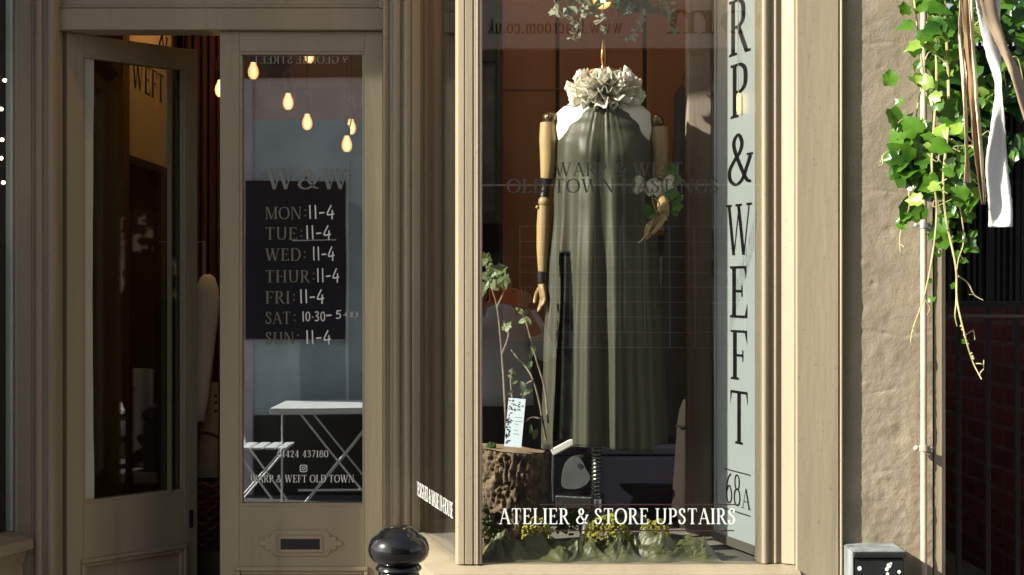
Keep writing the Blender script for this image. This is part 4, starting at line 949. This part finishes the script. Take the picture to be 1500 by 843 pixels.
def sprig(name, label, base, stems, leaves, m, ls, lobes=True, Y=4.95):
    t = thing(name, label, 'branch', P(*base, Y)); q = t.location; b = MB()
    for pts in stems:
        p = crom([P(u, v, Y + rn(-.02, .02)) - q for u, v in pts], 6); b.tube(p, [lerp(.0038, .0018, i / (len(p) - 1)) for i in range(len(p))], 7)
    b.build('stem', twig_m, t, smooth=True); b = MB()
    for u, v in leaves: ivy_leaf(b, P(u, v, Y + rn(-.03, .01)) - q, rn(*ls), (rn(-.5, .4), -1, rn(-.2, .6)), rn(0, 6.2), .2, lobes)
    b.build('leaves', m, t); return t
sprig('leafy_branch', 'leafy green branch rising from the stump at the left pane edge', (742, 655), [[(742, 652), (740, 600), (735, 520), (728, 450), (716, 410), (712, 385)], [(728, 450), (738, 425), (730, 400)], [(735, 520), (745, 490), (738, 470)]], [(708, 384), (714, 378), (718, 392), (712, 405), (730, 402), (736, 412), (727, 418), (710, 420), (705, 425), (722, 398), (738, 408), (732, 395), (716, 416), (742, 480)], leaf_p, (.028, .045))
sprig('bare_branch', 'bare forked twig with a few leaves leaning beside the dress', (800, 640), [[(800, 645), (790, 590), (780, 555), (768, 535), (758, 525), (748, 512)], [(803, 620), (798, 570), (788, 535), (778, 500), (770, 470), (764, 455)], [(780, 558), (772, 562), (765, 570)], [(798, 615), (780, 612), (770, 618)]], [(768, 462), (774, 470), (766, 470), (778, 520), (781, 512), (776, 535), (770, 575), (766, 566), (762, 456), (784, 636), (778, 630)], leaf_p, (.022, .038), False, 4.97)
sprig('leafy_branch', 'pale blossom sprigs standing behind the price card', (755, 650), [[(757, 650), (752, 600), (748, 560), (750, 540)], [(757, 650), (764, 600), (768, 570), (762, 560)]], [(750, 545), (747, 552), (754, 560), (765, 566), (768, 575), (758, 590), (748, 575)], leaf_p, (.018, .03), False, 5.0)
def moss(name, label, u, v, Y, rx, h, m, n, s):
    c = P(u, v, Y); t = MB()
    for _ in range(n):
        a, rr_ = rn(0, 6.28), math.sqrt(rn(0, 1)); x, y = rx * rr_ * math.cos(a), rx * .7 * rr_ * math.sin(a)
        z = -.035 * rn(0, 1) * (1 if rr_ > .55 else 0) + h * math.sqrt(max(0, 1 - rr_ ** 2)) * (.75 + .5 * noise.noise(V((x * 40, y * 40, u)))) 
        t.ball((x, y, z), rn(.6, 1.3) * s, 1, (1, 1, rn(.7, 1.2)))
    o = t.build(name, m, smooth=True); o.location = (c.x, c.y, c.z); return tag(o, label, 'moss')
moss('moss_clump', 'bright yellow green moss mound at the centre of the window floor', 890, 780, 4.80, .072, .058, moss_m, 620, .0042)
moss('moss_clump', 'small yellow green moss tuft behind the fabric near the stump', 788, 780, 4.83, .050, .046, moss_m, 240, .004)
moss('moss_clump', 'low yellow green moss patch toward the lettered board', 960, 780, 4.83, .048, .046, moss_m, 230, .004)
moss('moss_clump', 'dark green moss cushion on top of the stump', 716, 664, 4.94, .038, .035, dk_moss, 160, .0055)
moss('moss_clump', 'dark green moss under the mannequin stand', 838, 772, 4.98, .05, .06, dk_moss, 160, .006)
moss('moss_clump', 'dark mossy heap beside the foot of the stump', 708, 782, 4.84, .045, .10, dk_moss, 240, .006)

# crumpled fabric
def cloth():
    b = MB(); rows = []; nx, ny = 260, 60
    for i in range(ny + 1):
        r = []
        for j in range(nx + 1):
            s, t = j / nx, i / ny
            x = lerp(X(703, 4.80), X(1052, 4.80), s); y = lerp(4.705, 4.90, t)
            p = V((x * 5.5, y * 5.5, 0)); wq = p + .5 * V((noise.noise(p * 1.3 + V((3, 1, 0))), noise.noise(p * 1.3 + V((9, 4, 2))), 0))
            def tri(a_): return abs((a_ % 2.0) - 1.0)
            wx = p.x + .55 * noise.noise(p * .8 + V((3, 1, 0))) + .22 * noise.noise(p * 2.1 + V((1, 6, 0))); wy = p.y + .55 * noise.noise(p * .8 + V((9, 4, 2)))
            am = .75 + .5 * noise.noise(p * .6 + V((4, 4, 4)))
            env = min(1, t * 3.5) * math.sin(math.pi * min(1, t * .7 + .3)) ** .5 * min(1, s * 14, (1 - s) * 14)
            z = FZ + .006 + env * am * (.008 + .050 * tri(wx * 3.3 + wy * 1.6) + .036 * tri(wx * 5.1 - wy * 3.6 + 1.3) + .018 * tri(wx * 9.1 + wy * 7.3 + .4) + .007 * tri(wx * 17 - wy * 12))
            r.append(V((x + .014 * noise.noise(p * 2 + V((0, 0, 4))), y + .02 * noise.noise(p * 2 + V((0, 0, 8))) + .01 * math.sin(s * 31), z)))
        rows.append(r)
    b.loft(rows, closed=False)
    bmesh.ops.triangulate(b.b, faces=b.b.faces[:])
    return tag(b.build('crumpled_fabric', satin2, smooth=True, angle=30), 'crumpled olive green satin along the front of the window floor', 'fabric')
cloth()

# things behind the dress ----------------------------------------------------
ml = thing('sewing_machine', 'old grey metal machine head behind the mannequin stand', 'sewing machine', P(848, 735, 5.35), R(-20))
o2_ = crom([(-.055, -.02), (-.055, .05), (-.035, .10), (.005, .125), (.035, .11), (.055, .07), (.075, .03), (.05, -.01), (.0, -.03)], 5, True)
hm = MB(); rr_ = []
for y, k_ in ((.06, .96), (-.045, 1.0), (-.055, .95)): rr_.append([V((p.x * k_ * .8, y, .07 + p.y * k_ * .74)) for p in o2_])
hm.loft(rr_); hm.build('face_plate', mat('grey_enamel', (.085, .09, .095), .35, metal=.3, vscale=14, var=.25), ml, smooth=True, angle=50)
for x, z in ((.022, .128),): MB().tube([(x, -.058, z), (x, -.04, z)], .009, 12).build('screw_hole', ink, ml)
b = MB(); b.obox(Matrix.Translation((-.03, 0, .19)) @ Matrix.Rotation(R(-28), 4, 'Y'), -.06, -.04, -.006, .06, .04, .018); b.build('bracket', mat('white_enamel', (.42, .42, .40), .4), ml, bevel=.004)
MB().tube([(-.085, -.02, .18), (-.088, -.02, .08), (-.085, -.02, .0)], .004, 8).build('rod', chrome, ml)
MB().box(-.07, -.05, -.04, .07, .07, .025).build('foot', iron, ml, bevel=.006)
ch = thing('storage_chest', 'dark navy blue chest behind the mannequin stand', 'chest', (X(910, 5.5), 5.5, FZ))
MB().box(-.28, 0, 0, .28, .1, .24).build('body', navy, ch, bevel=.006); MB().box(-.285, -.006, .242, .285, .1, .27).build('lid', navy, ch, bevel=.005)
co = thing('hanging_coat', 'black garment hanging from a hook right of the mannequin', 'coat', (0, 5.72, 0))
def L3(u, v, d=0): return P(u, v, 5.72 + d) - co.location
b = MB(); b.loft([[L3(1004 + w_ * math.cos(t), v, .03 * math.sin(t)) for t in [i * math.pi / 8 for i in range(16)]] for v, w_ in ((128, 10), (140, 16), (180, 17), (240, 20), (300, 30), (400, 34), (560, 38), (640, 36))]); b.build('body', blackish, co, smooth=True)
MB().tube(crom([L3(1010, 60), L3(1006, 95), L3(1000, 120), L3(998, 132)], 5), .003, 6).build('hook', iron, co)
MB().tube(crom([L3(1012, 220), L3(1032, 228), L3(1036, 262), L3(1022, 285)], 6), .007, 8).build('strap', leather, co)
bs = thing('brown_coat', 'dark brown long coat hanging low beside the lettered board', 'coat', (0, 5.45, 0))
b = MB(); b.loft([[P(1012 + w_ * math.cos(t) + 3 * math.cos(5 * t), v, 5.45 + .06 * math.sin(t)) - bs.location for t in [i * math.pi / 16 for i in range(32)]] for v, w_ in ((585, 8), (600, 14), (620, 17), (680, 21), (735, 25), (775, 27))]); b.build('body', mat('brown_wool', (.016, .010, .007), .9), bs, smooth=True)
MB().tube(crom([P(990, 624, 5.42) - bs.location, P(1012, 627, 5.37) - bs.location, P(1030, 623, 5.42) - bs.location], 4), .004, 6).build('belt', leather, bs)
nt_ = thing('wall_picture', 'pale blue pictured paper pinned behind the dress on the right', 'picture', (0, 5.85, 0))
MB().box(X(941, 5.85), 0, Z(440, 5.85), X(985, 5.85), .004, Z(376, 5.85)).build('paper', mat('blue_print', (.10, .12, .17), .5, vscale=9, col2=(.24, .28, .36)), nt_)
MB().box(X(938, 5.85), .005, Z(700, 5.85), X(1050, 5.85), .03, Z(345, 5.85)).build('black_board', blackish, nt_)
MB().box(X(965, 5.85), -.05, Z(339, 5.85), X(1046, 5.85), .03, Z(334, 5.85)).build('shelf_edge', mat('grey_shelf', (.16, .15, .14), .6), nt_)
MB().box(X(998, 5.8), -.055, Z(362, 5.8), X(1016, 5.8), -.052, Z(343, 5.8)).build('tag', mat('tag_paper', (.40, .40, .38), .6), nt_)
tag(MB().box(X(700, 5.7), 5.69, FZ, X(800, 5.7), 5.71, Z(500, 5.7)).build('dark_screen', blackish), 'black screen low behind the stump and twigs', 'screen')

# wreath and lamp overhead
wr = thing('hanging_wreath', 'green foliage wreath hanging above the mannequin', 'wreath', P(895, -20, 5.0))
q = wr.location; b, b2, b3 = MB(), MB(), MB()
for _ in range(310):
    a = rn(0, 6.28); rr_ = rn(.02, .19); p = V((rr_ * math.cos(a) * 1.05, rr_ * .5 * math.sin(a), rn(-.07, .16) - (rr_ / .19) ** 2 * .03))
    ivy_leaf(b if random.random() < .6 else b2, p, rn(.022, .05), (rn(-1, 1), rn(-1, .1), rn(-.6, .8)), rn(0, 6.2), .2, random.random() < .4)
for u0, pts in ((0, [(860, 0), (852, 25), (845, 45), (838, 58)]), (1, [(935, 0), (940, 25), (930, 48), (922, 60)]), (2, [(945, -5), (975, 5), (985, 25), (990, 50)]), (3, [(885, 5), (880, 30), (884, 48)]), (4, [(810, -5), (818, 15), (842, 35)])):
    pp = crom([P(u, v, 4.93) - q for u, v in pts], 5); MB().tube(pp, .0018, 5).build('twig', twig_m, wr)
    for p in pp[4::2]:
        for _ in range(3): ivy_leaf(b2, p + V((rn(-.014, .014), rn(-.02, .01), rn(-.012, .012))), rn(.012, .024), (rn(-.5, .5), -1, rn(-.4, .6)), rn(0, 6.2), .2, False)
b.build('leaves', mat('wreath_leaf', (.02, .06, .03), .5, vscale=9, col2=(.08, .16, .08), trans=.2), wr); b2.build('blossom_sprays', mat('wreath_pale', (.16, .20, .12), .6, vscale=12, col2=(.36, .38, .26), trans=.2), wr)

def point(name, p, e, col, r, par):
    l = bpy.data.lights.new(name, 'POINT'); l.energy = e; l.color = col; l.shadow_soft_size = r
    o = bpy.data.objects.new(name, l); C.collection.objects.link(o); o.location = p; o.parent = par; return o
WARM = (1.0, .50, .17)
def bulb(label, u, v, Y, e, ztop=3.48, s=1.0, group='warm filament bulbs hanging in the shop', clamp=True):
    c = P(u, v, Y); t = thing('pendant_bulb', label, 'light bulb', c, 0, group)
    MB().lathe([(0, -.030 * s), (.010 * s, -.028 * s), (.018 * s, -.018 * s), (.021 * s, -.004 * s), (.019 * s, .010 * s), (.012 * s, .026 * s), (.010 * s, .034 * s), (0, .034 * s)], (0, 0, 0), 20).build('bulb', bulb_m, t, smooth=True)
    MB().lathe([(0, .034 * s), (.013 * s, .034 * s), (.014 * s, .06 * s), (.009 * s, .075 * s), (0, .075 * s)], (0, 0, 0), 16).build('socket', leather, t, smooth=True)
    MB().tube([(0, 0, .07 * s), (0, 0, ztop - c.z)], .0028, 6).build('cord', leather, t)
    if clamp: MB().tube(crom([(-.012 * s, 0, .07 * s), (-.016 * s, 0, .10 * s), (0, 0, .125 * s), (.016 * s, 0, .10 * s), (.012 * s, 0, .07 * s)], 4), .0028 * s, 6).build('cord_loop', twig_m, t)
bulb('lit bulb hanging in the open doorway beside the door edge', 323, 131, 5.9, 5.0)
bulb('lit bulb highest at the left corner of the closed door pane', 371, 105, 5.9, 2.5)
bulb('lit bulb close under the top edge of the closed door pane', 453, 83, 6.8, 4.0, clamp=False)
bulb('lit bulb hanging mid height left of centre behind the door pane', 422, 150, 6.0, 2.5)
bulb('lit bulb hanging lower at the centre behind the door pane', 450, 180, 6.2, 2.5)
bulb('lit bulb on the right behind the door pane, the upper of two', 514, 187, 6.4, 2.0)
bulb('lit bulb on the right behind the door pane, lowest of all', 508, 212, 6.1, 2.0)
wl = thing('pendant_lamp', 'warm pendant lamp glowing above the mannequin among the wreath', 'lamp', P(882, 0, 4.99))
MB().ball((0, 0, 0), .030, 3).build('bulb', bulb_m, wl, smooth=True); MB().tube([(0, 0, .03), (0, 0, 3.48 - wl.location.z)], .004, 8).build('cord', leather, wl)
tb = thing('letter_glow', 'slim glowing tube added for the light through the letter P', 'light bulb', P(1082, 152, 4.85))  # added tube, stands in for light shining through the letter
MB().lathe([(0, -.032), (.004, -.030), (.006, -.02), (.006, .02), (.004, .030), (0, .032)], (0, 0, 0), 12).build('bulb', emis('amber_glow', (1.0, .55, .18), 1.6), tb, smooth=True)  # added glow tube, stands in for light through the letter
MB().tube([(0, .004, .032), (.0, .01, .12), (.0, .012, 3.48 - tb.location.z)], .0012, 6).build('letter_glow_wire', zinc, tb)
# two unseen shaded lamps added to light the panelling and entrance
def shade(label, p, e):
    t = thing('fill_lamp', label, 'lamp', p, 0, 'added fill lamps inside the shop')
    MB().lathe([(.03, .10), (.035, .10), (.12, 0), (.115, 0)], (0, 0, 0), 24).build('fill_lamp_shade', brass, t, smooth=True)
    MB().ball((0, 0, .03), .03, 2).build('bulb', bulb_m, t, smooth=True); MB().tube([(0, 0, .1), (0, 0, 3.48 - p[2])], .004, 6).build('cord', leather, t); point('fill_light', (0, 0, -.02), e, WARM, .04, t)
shade('unseen brass lamp added to light the window partition', (.25, 5.05, 3.25), 8)
shade('unseen brass lamp added to light the shop entrance', (-1.0, 6.25, 2.95), 4.5)

# inside the doorway ---------------------------------------------------
hs_ = thing('hanging_sign', 'cream shop name board hanging on the dark wall inside the open door', 'sign', (-1.475, 6.0, 0), R(90))
MB().box(.0, 0, 2.06, .80, .014, 2.85).build('board', cream, hs_, bevel=.002)
for b_ in ((-.02, 2.035, .82, 2.06), (-.02, 2.85, .82, 2.875), (-.02, 2.06, 0, 2.85), (.80, 2.06, .82, 2.85)): MB().box(b_[0], -.006, b_[1], b_[2], .014, b_[3]).build('frame', dark_wood, hs_)
b = MB(); text(b, 'WEFT', Matrix.Translation((.09, -.002, 2.33)), .115, .56); b.build('lettering', ink, hs_)
b = MB(); text(b, 'WARP', Matrix.Translation((.05, -.002, 2.60)), .12, .42); text(b, '&', Matrix.Translation((.54, -.002, 2.50)), .20, .18); b.build('lettering', ink, hs_)
tag(MB().box(X(163, 6.4), 5.7, .15, X(180, 5.7), 5.8, 3.48).build('wooden_post', orange_wood), 'orange timber post seen through the open door pane', 'post')
rows = []
cu = MB()
for z in [lerp(.2, 3.46, i / 12) for i in range(13)]: rows.append([V((lerp(X(268, 7.2), X(332, 7.2), j / 40), 7.2 + .03 * math.sin(j * .9) + .012 * math.sin(j * 2.3 + z), z)) for j in range(41)])
cu.loft(rows, closed=False); tag(cu.build('curtain', red_cloth, smooth=True, solid=.002), 'dark red curtain hanging inside the doorway', 'curtain')
jk = thing('cream_jacket', 'cream jacket sleeve hanging inside the doorway edge', 'jacket', P(300, 520, 6.1)); q = jk.location
def sl_(u, v, w_, d=0): return [P(u + w_ * math.cos(t), v, 6.1 + d + w_ * .002 * math.sin(t)) - q for t in [i * math.pi / 10 for i in range(20)]]
MB().loft([sl_(304, 402, 4), sl_(304, 407, 11), sl_(303, 425, 18), sl_(303, 450, 19), sl_(301, 490, 16), sl_(298, 540, 13), sl_(294, 590, 10.5), sl_(291, 618, 9)]).build('sleeve', mat('cream_wool', (.78, .70, .52), .9, var=.06, bump=.3), jk, smooth=True, angle=180)
b = MB(); b.loft([sl_(312, 560, 8, .09), sl_(308, 600, 12, .09), sl_(305, 660, 15, .09), sl_(304, 700, 16, .09)]); b.build('body', mat('beige_wool', (.40, .33, .21), .9), jk, smooth=True)
for v in (580, 590, 602): MB().ball(P(316, v, 6.085) - q, .006, 2).build('button', ink, jk, smooth=True)
bk = thing('wicker_basket', 'dark red wicker basket on the floor inside the doorway', 'basket', P(300, 800, 6.1)); q = bk.location
b = MB()
for i in range(13):
    z = i * .021 ; r = .09 + .004 * i
    b.tube([V((r * math.cos(t) , r * math.sin(t), z + .008 * math.sin(t * 12 + i % 2 * math.pi))) for t in [j * 2 * math.pi / 96 for j in range(97)]], .008, 6, False)
b.build('weave', mat('red_wicker', (.11, .035, .025), .6, var=.4, vscale=30), bk, smooth=True); MB().lathe([(.06, 0), (.088, 0), (.13, .26), (.12, .26), (.08, .01), (.0, .01)], (0, 0, 0), 30).build('liner', dark_wood, bk)
MB().tube(crom([(-.13, 0, .26), (-.10, 0, .38), (0, 0, .44), (.10, 0, .38), (.13, 0, .26)], 6), .007, 8).build('handle', dark_wood, bk)
tag(MB().box(-.13, -.13, 0, .13, .13, P(300, 800, 6.1).z - .1505).build('wooden_stool', dark_wood), 'dark box stool under the wicker basket', 'stool'); bpy.data.objects['wooden_stool'].location = (bk.location.x, 6.1, .1502)
tag(MB().box(X(180, 7.0), 7.0, Z(395, 7.0), X(214, 7.0), 7.01, Z(330, 7.0)).build('paper_print', mat('orange_paper', (.32, .12, .03), .7)), 'orange paper print pinned up behind the open door pane', 'print')
tag(MB().box(X(262, 6.2), 6.2, Z(560, 6.2), X(281, 6.2), 6.24, Z(465, 6.2)).build('teal_scarf', mat('teal_cloth', (.01, .06, .06), .8)), 'teal scarf hanging beyond the open door edge', 'scarf')
rk = thing('clothes_rail', 'dark clothes rail seen dimly through the open door pane', 'clothes rail', (X(215, 6.9), 6.9, .15))
MB().tube([(-.25, 0, 0), (-.25, 0, 1.6), (.25, 0, 1.6), (.25, 0, 0)], .012, 8).build('rail', zinc, rk)
for i in range(4): MB().ell([(.02, .06, 1.58), (.03, .20, 1.50), (.03, .19, 1.1), (.035, .22, .55)], (-.18 + i * .11, 0, 0), 20).build('garment', (blackish, navy, dark_wood, leather)[i], rk, smooth=True)
tag(MB().box(X(425, 7.6), 7.6, .15, X(610, 7.6), 7.65, 3.48).build('wood_partition', orange_wood), 'orange timber partition glimpsed behind the closed door pane', 'partition')
tag(MB().box(X(345, 8.2), 8.2, .15, X(395, 8.2), 8.25, 3.48).build('wood_partition', brown_wood), 'brown timber partition deep behind the closed door pane', 'partition')

tag(MB().box(X(332, 7.0), 7.0, .1505, X(575, 7.0), 7.4, Z(128, 7.0)).build('blackout', blackish), 'tall black box added to darken the view behind the closed door pane', 'blackout')  # black box added so the interior looks darker through the pane
# ------------------------------------------------------------------ across the street (seen in the glass)
OY = -.95
op = thing('opposite_shop', 'mauve and pale blue shop across the street mirrored in the glass', 'shop', (0, OY, 0))
mauve = mat('mauve_paint', (.72, .63, .60), .6, var=.05); bluep = mat('pale_blue_paint', (.52, .62, .70), .6, var=.22, vscale=2.5); pink = mat('pale_pink_paint', (.70, .58, .58), .6)
MB().box(-.95, -.3, 3.12, 4.5, 0, 4.0).build('fascia', mauve, op)
MB().box(-2.35, -.3, 3.12, -.951, 0, 4.0).build('fascia', mat('brown_fascia', (.09, .05, .035), .5), op)
MB().box(-2.35, -.3, 2.80, -.95, -.02, 3.1195).build('transom_panel', pink, op)
MB().box(-2.35, -.3, 0, -.95, -.01, 2.7995).build('wall_panel', bluep, op)
MB().box(-.95, -.3, 0, 4.5, -.08, 3.1195).build('window', mat('dark_shop_glass', (.02, .016, .014), .25), op)
b = MB()
for x in [i * .165 + 0.05 for i in range(10)]: b.box(x, -.0795, 1.15, x + .006, -.07, 1.95)
for z in [1.15 + i * .1 for i in range(9)]: b.box(.05, -.0785, z, 1.55, -.071, z + .005)
b.build('glazing_bar', mat('grey_bar', (.35, .35, .33), .6), op)
MB().box(-.95, -.06, 2.22, 4.5, -.03, 2.232).build('transom_bar', mauve, op)
RO = Matrix.Translation((0, .004, 0)) @ Matrix.Rotation(math.pi, 4, 'Z')
b = MB(); text(b, 'www.lilacroom.co.uk', Matrix.Translation((X(813, 10.3) , .004, Z(49, 10.3))) @ Matrix.Rotation(math.pi, 4, 'Z'), .098, .885, .5); b.build('lettering', ink, op)
b = MB(); text(b, 'room', Matrix.Translation((X(1085, 10.3), .004, Z(50, 10.3))) @ Matrix.Rotation(math.pi, 4, 'Z'), .235, 1.0, .5); b.build('lettering', ink, op)
b = MB(); text(b, '9 GEORGE STREET', Matrix.Translation((X(440, 11.7), .004, Z(93, 11.7))) @ Matrix.Rotation(math.pi, 4, 'Z'), .062, .70, .5); b.build('lettering', rib_w, op)
MB().box(-1.92, -.004, 0, -.95, .02, .60).build('plinth', mat('black_tile', (.012, .012, .013), .3), op)
ar = MB(); cx_ = X(490, 11.65)
ar.poly([V((cx_ + .26 * math.cos(t), OY * 0 + .004, 1.95 + .26 * math.sin(t))) for t in [math.pi * i / 16 for i in range(17)]] + [V((cx_ - .26, .004, .62)), V((cx_ + .26, .004, .62))])
ar.build('arched_panel', mat('deep_blue_grey', (.30, .38, .44), .6), op, solid=.01)
MB().box(-2.34, -.004, 0, -1.93, .012, 3.11).build('pilaster', mat('lilac_grey_paint', (.56, .55, .60), .6), op, bevel=.01)
MB().box(-1.24, -.004, .2, -1.22, .016, 2.5).build('batten', mat('pale_batten', (.62, .66, .68), .6), op)
nb = thing('notice_board', 'dark navy notice board on the pale blue wall across the street', 'board', (X(433, 11.7), OY, 0))
MB().box(-.37, .016, Z(497, 11.65), .37, .03, Z(265, 11.65)).build('board', mat('navy_gloss', (.006, .006, .018), .4), nb)
MB().box(-.375, .0295, Z(497, 11.65) - .012, .375, .036, Z(497, 11.65)).build('rim', mat('grey_rim', (.3, .3, .3), .5), nb)
MB().box(-.02, .031, Z(353, 11.65), .30, .033, Z(351.5, 11.65)).build('ruled_line', rib_w, nb)
# bistro table and chair
bm1 = mat('white_metal', (.78, .82, .84), .45, var=.03)
tbq = thing('bistro_table', 'white folding bistro table across the street mirrored in the door', 'table', (X(475, 11.0) + .02, -.30, 0))
MB().box(-.36, -.42, .685, .62, .36, .728).build('table_top', bm1, tbq, bevel=.004)
for y in (-.24, .24):
    for s in (-1, 1): MB().tube([(-.28 * s + .1, y, .70), (.28 * s + .1, y, 0)], .007, 8).build('leg', bm1, tbq)
for s in (-.30, .34): MB().tube([(s, .20, .70), (s, .20, 0)], .007, 8).build('leg', bm1, tbq)
MB().tube([(-.18, .24, .15), (.38, .24, .15)], .008, 8).build('stretcher', bm1, tbq)
chq = thing('folding_chair', 'white slatted folding chair beside the bistro table, mirrored in the door', 'chair', (X(385, 11.0), -.15, 0))
for i in range(5): MB().box(-.20 + i * .085, -.19, .44, -.20 + i * .085 + .066, .19, .455).build('seat_slat', bm1, chq, bevel=.003)
for y in (-.2, .2): MB().tube([(-.24, y, .86), (-.14, y, .45), (.18, y, 0)], .007, 8).build('leg', bm1, chq); MB().tube([(.18, y, .45), (-.2, y, 0)], .007, 8).build('leg', bm1, chq)
for z in (.72, .82): MB().box(-.235, -.2, z, -.215, .2, z + .06).build('back_slat', bm1, chq, bevel=.003)

# the photographer, standing with a phone raised (mirrored in the big pane)
pe = thing('person', 'person in loose white top raising a phone, mirrored in the big pane', 'person', (-.07, -.36, .004))
skin = mat('skin', (.50, .30, .21), .5, var=.06)
def skinned(name, verts, edges, rad, m, par, root=0, lev=2):
    me = bpy.data.meshes.new(name); me.from_pydata([V(v) for v in verts], edges, []); o = bpy.data.objects.new(name, me); C.collection.objects.link(o)
    k = o.modifiers.new('skin', 'SKIN'); s = o.modifiers.new('sub', 'SUBSURF'); s.levels = s.render_levels = lev
    for i, r in enumerate(rad):
        d = me.skin_vertices[0].data[i]; d.radius = r if hasattr(r, '__len__') else (r, r); d.use_root = i == root
    me.materials.append(m); o.parent = par; return o
J = [(0, 0, .94), (0, 0, 1.10), (0, .01, 1.28), (0, .005, 1.40), (0, .01, 1.47), (0, .03, 1.55), (0, .035, 1.64),
     (-.16, 0, 1.38), (-.27, .05, 1.16), (-.13, .24, 1.42), (.16, 0, 1.38), (.27, .05, 1.16), (.14, .24, 1.42),
     (-.09, 0, .90), (-.095, .02, .48), (-.10, -.02, .08), (-.11, .10, .03), (.09, 0, .90), (.095, .02, .48), (.10, -.02, .08), (.11, .10, .03)]
E = [(0, 1), (1, 2), (2, 3), (3, 4), (4, 5), (5, 6), (3, 7), (7, 8), (8, 9), (3, 10), (10, 11), (11, 12), (0, 13), (13, 14), (14, 15), (15, 16), (0, 17), (17, 18), (18, 19), (19, 20)]
RD = [(.15, .10), (.13, .09), (.15, .10), (.12, .08), .05, .075, .085, .06, .045, .03, .06, .045, .03, .08, .055, .04, .035, .08, .055, .04, .035]
skinned('body', J, E, RD, skin, pe)
for s in (-1, 1): hand_mesh('hand', Matrix.Translation((.135 * s + .005, .245, 1.42)) @ Matrix.Rotation(R(180), 4, 'X') @ Matrix.Rotation(R(12 * s), 4, 'Y') @ Matrix.Rotation(R(180 if s > 0 else 0), 4, 'Z'), skin, pe, (.35, .32, .34, .4), 1.0)
MB().ell([(.205, .15, .82), (.20, .145, .90), (.19, .135, 1.05), (.195, .135, 1.2), (.19, .125, 1.32), (.15, .10, 1.41), (.075, .07, 1.455)], (0, 0, 0), 36).build('top', mat('white_cotton', (.82, .82, .80), .85, var=.06, bump=.4, bscale=14, bdist=.02), pe, smooth=True, angle=180)
for s in (-1, 1):
    MB().tube(crom([(s * .15, 0, 1.37), (s * .22, .02, 1.26), (s * .275, .05, 1.155), (s * .22, .13, 1.27)], 5), [.075] * 6 + [.065] * 5 + [.055] * 5, 16).build('sleeve', bpy.data.materials['white_cotton'], pe, smooth=True)
    MB().tube([(s * .09, 0, .92), (s * .095, .02, .48), (s * .10, -.02, .07)], [.105, .08, .07], 16).build('trouser_leg', blackish, pe, smooth=True)
MB().ball((0, .025, 1.665), .098, 3, (.9, 1.0, 1.05)).build('hair', mat('brown_hair', (.03, .02, .012), .6), pe, smooth=True)
ph = thing('phone', 'phone in an orange case held up in both hands, mirrored in the pane', 'phone', (-.05, -.03, 1.50))
MB().box(-.085, -.006, -.042, .085, .006, .044).build('case', mat('orange_case', (.75, .16, .03), .5), ph, bevel=.005)
MB().lathe([(.0, 0), (.008, 0), (.008, .002), (0, .002)], (0, 0, 0), 16).build('lens', ink, ph); ph.children[-1].rotation_euler = (R(-90), 0, 0); ph.children[-1].location = (.06, .006, .025)
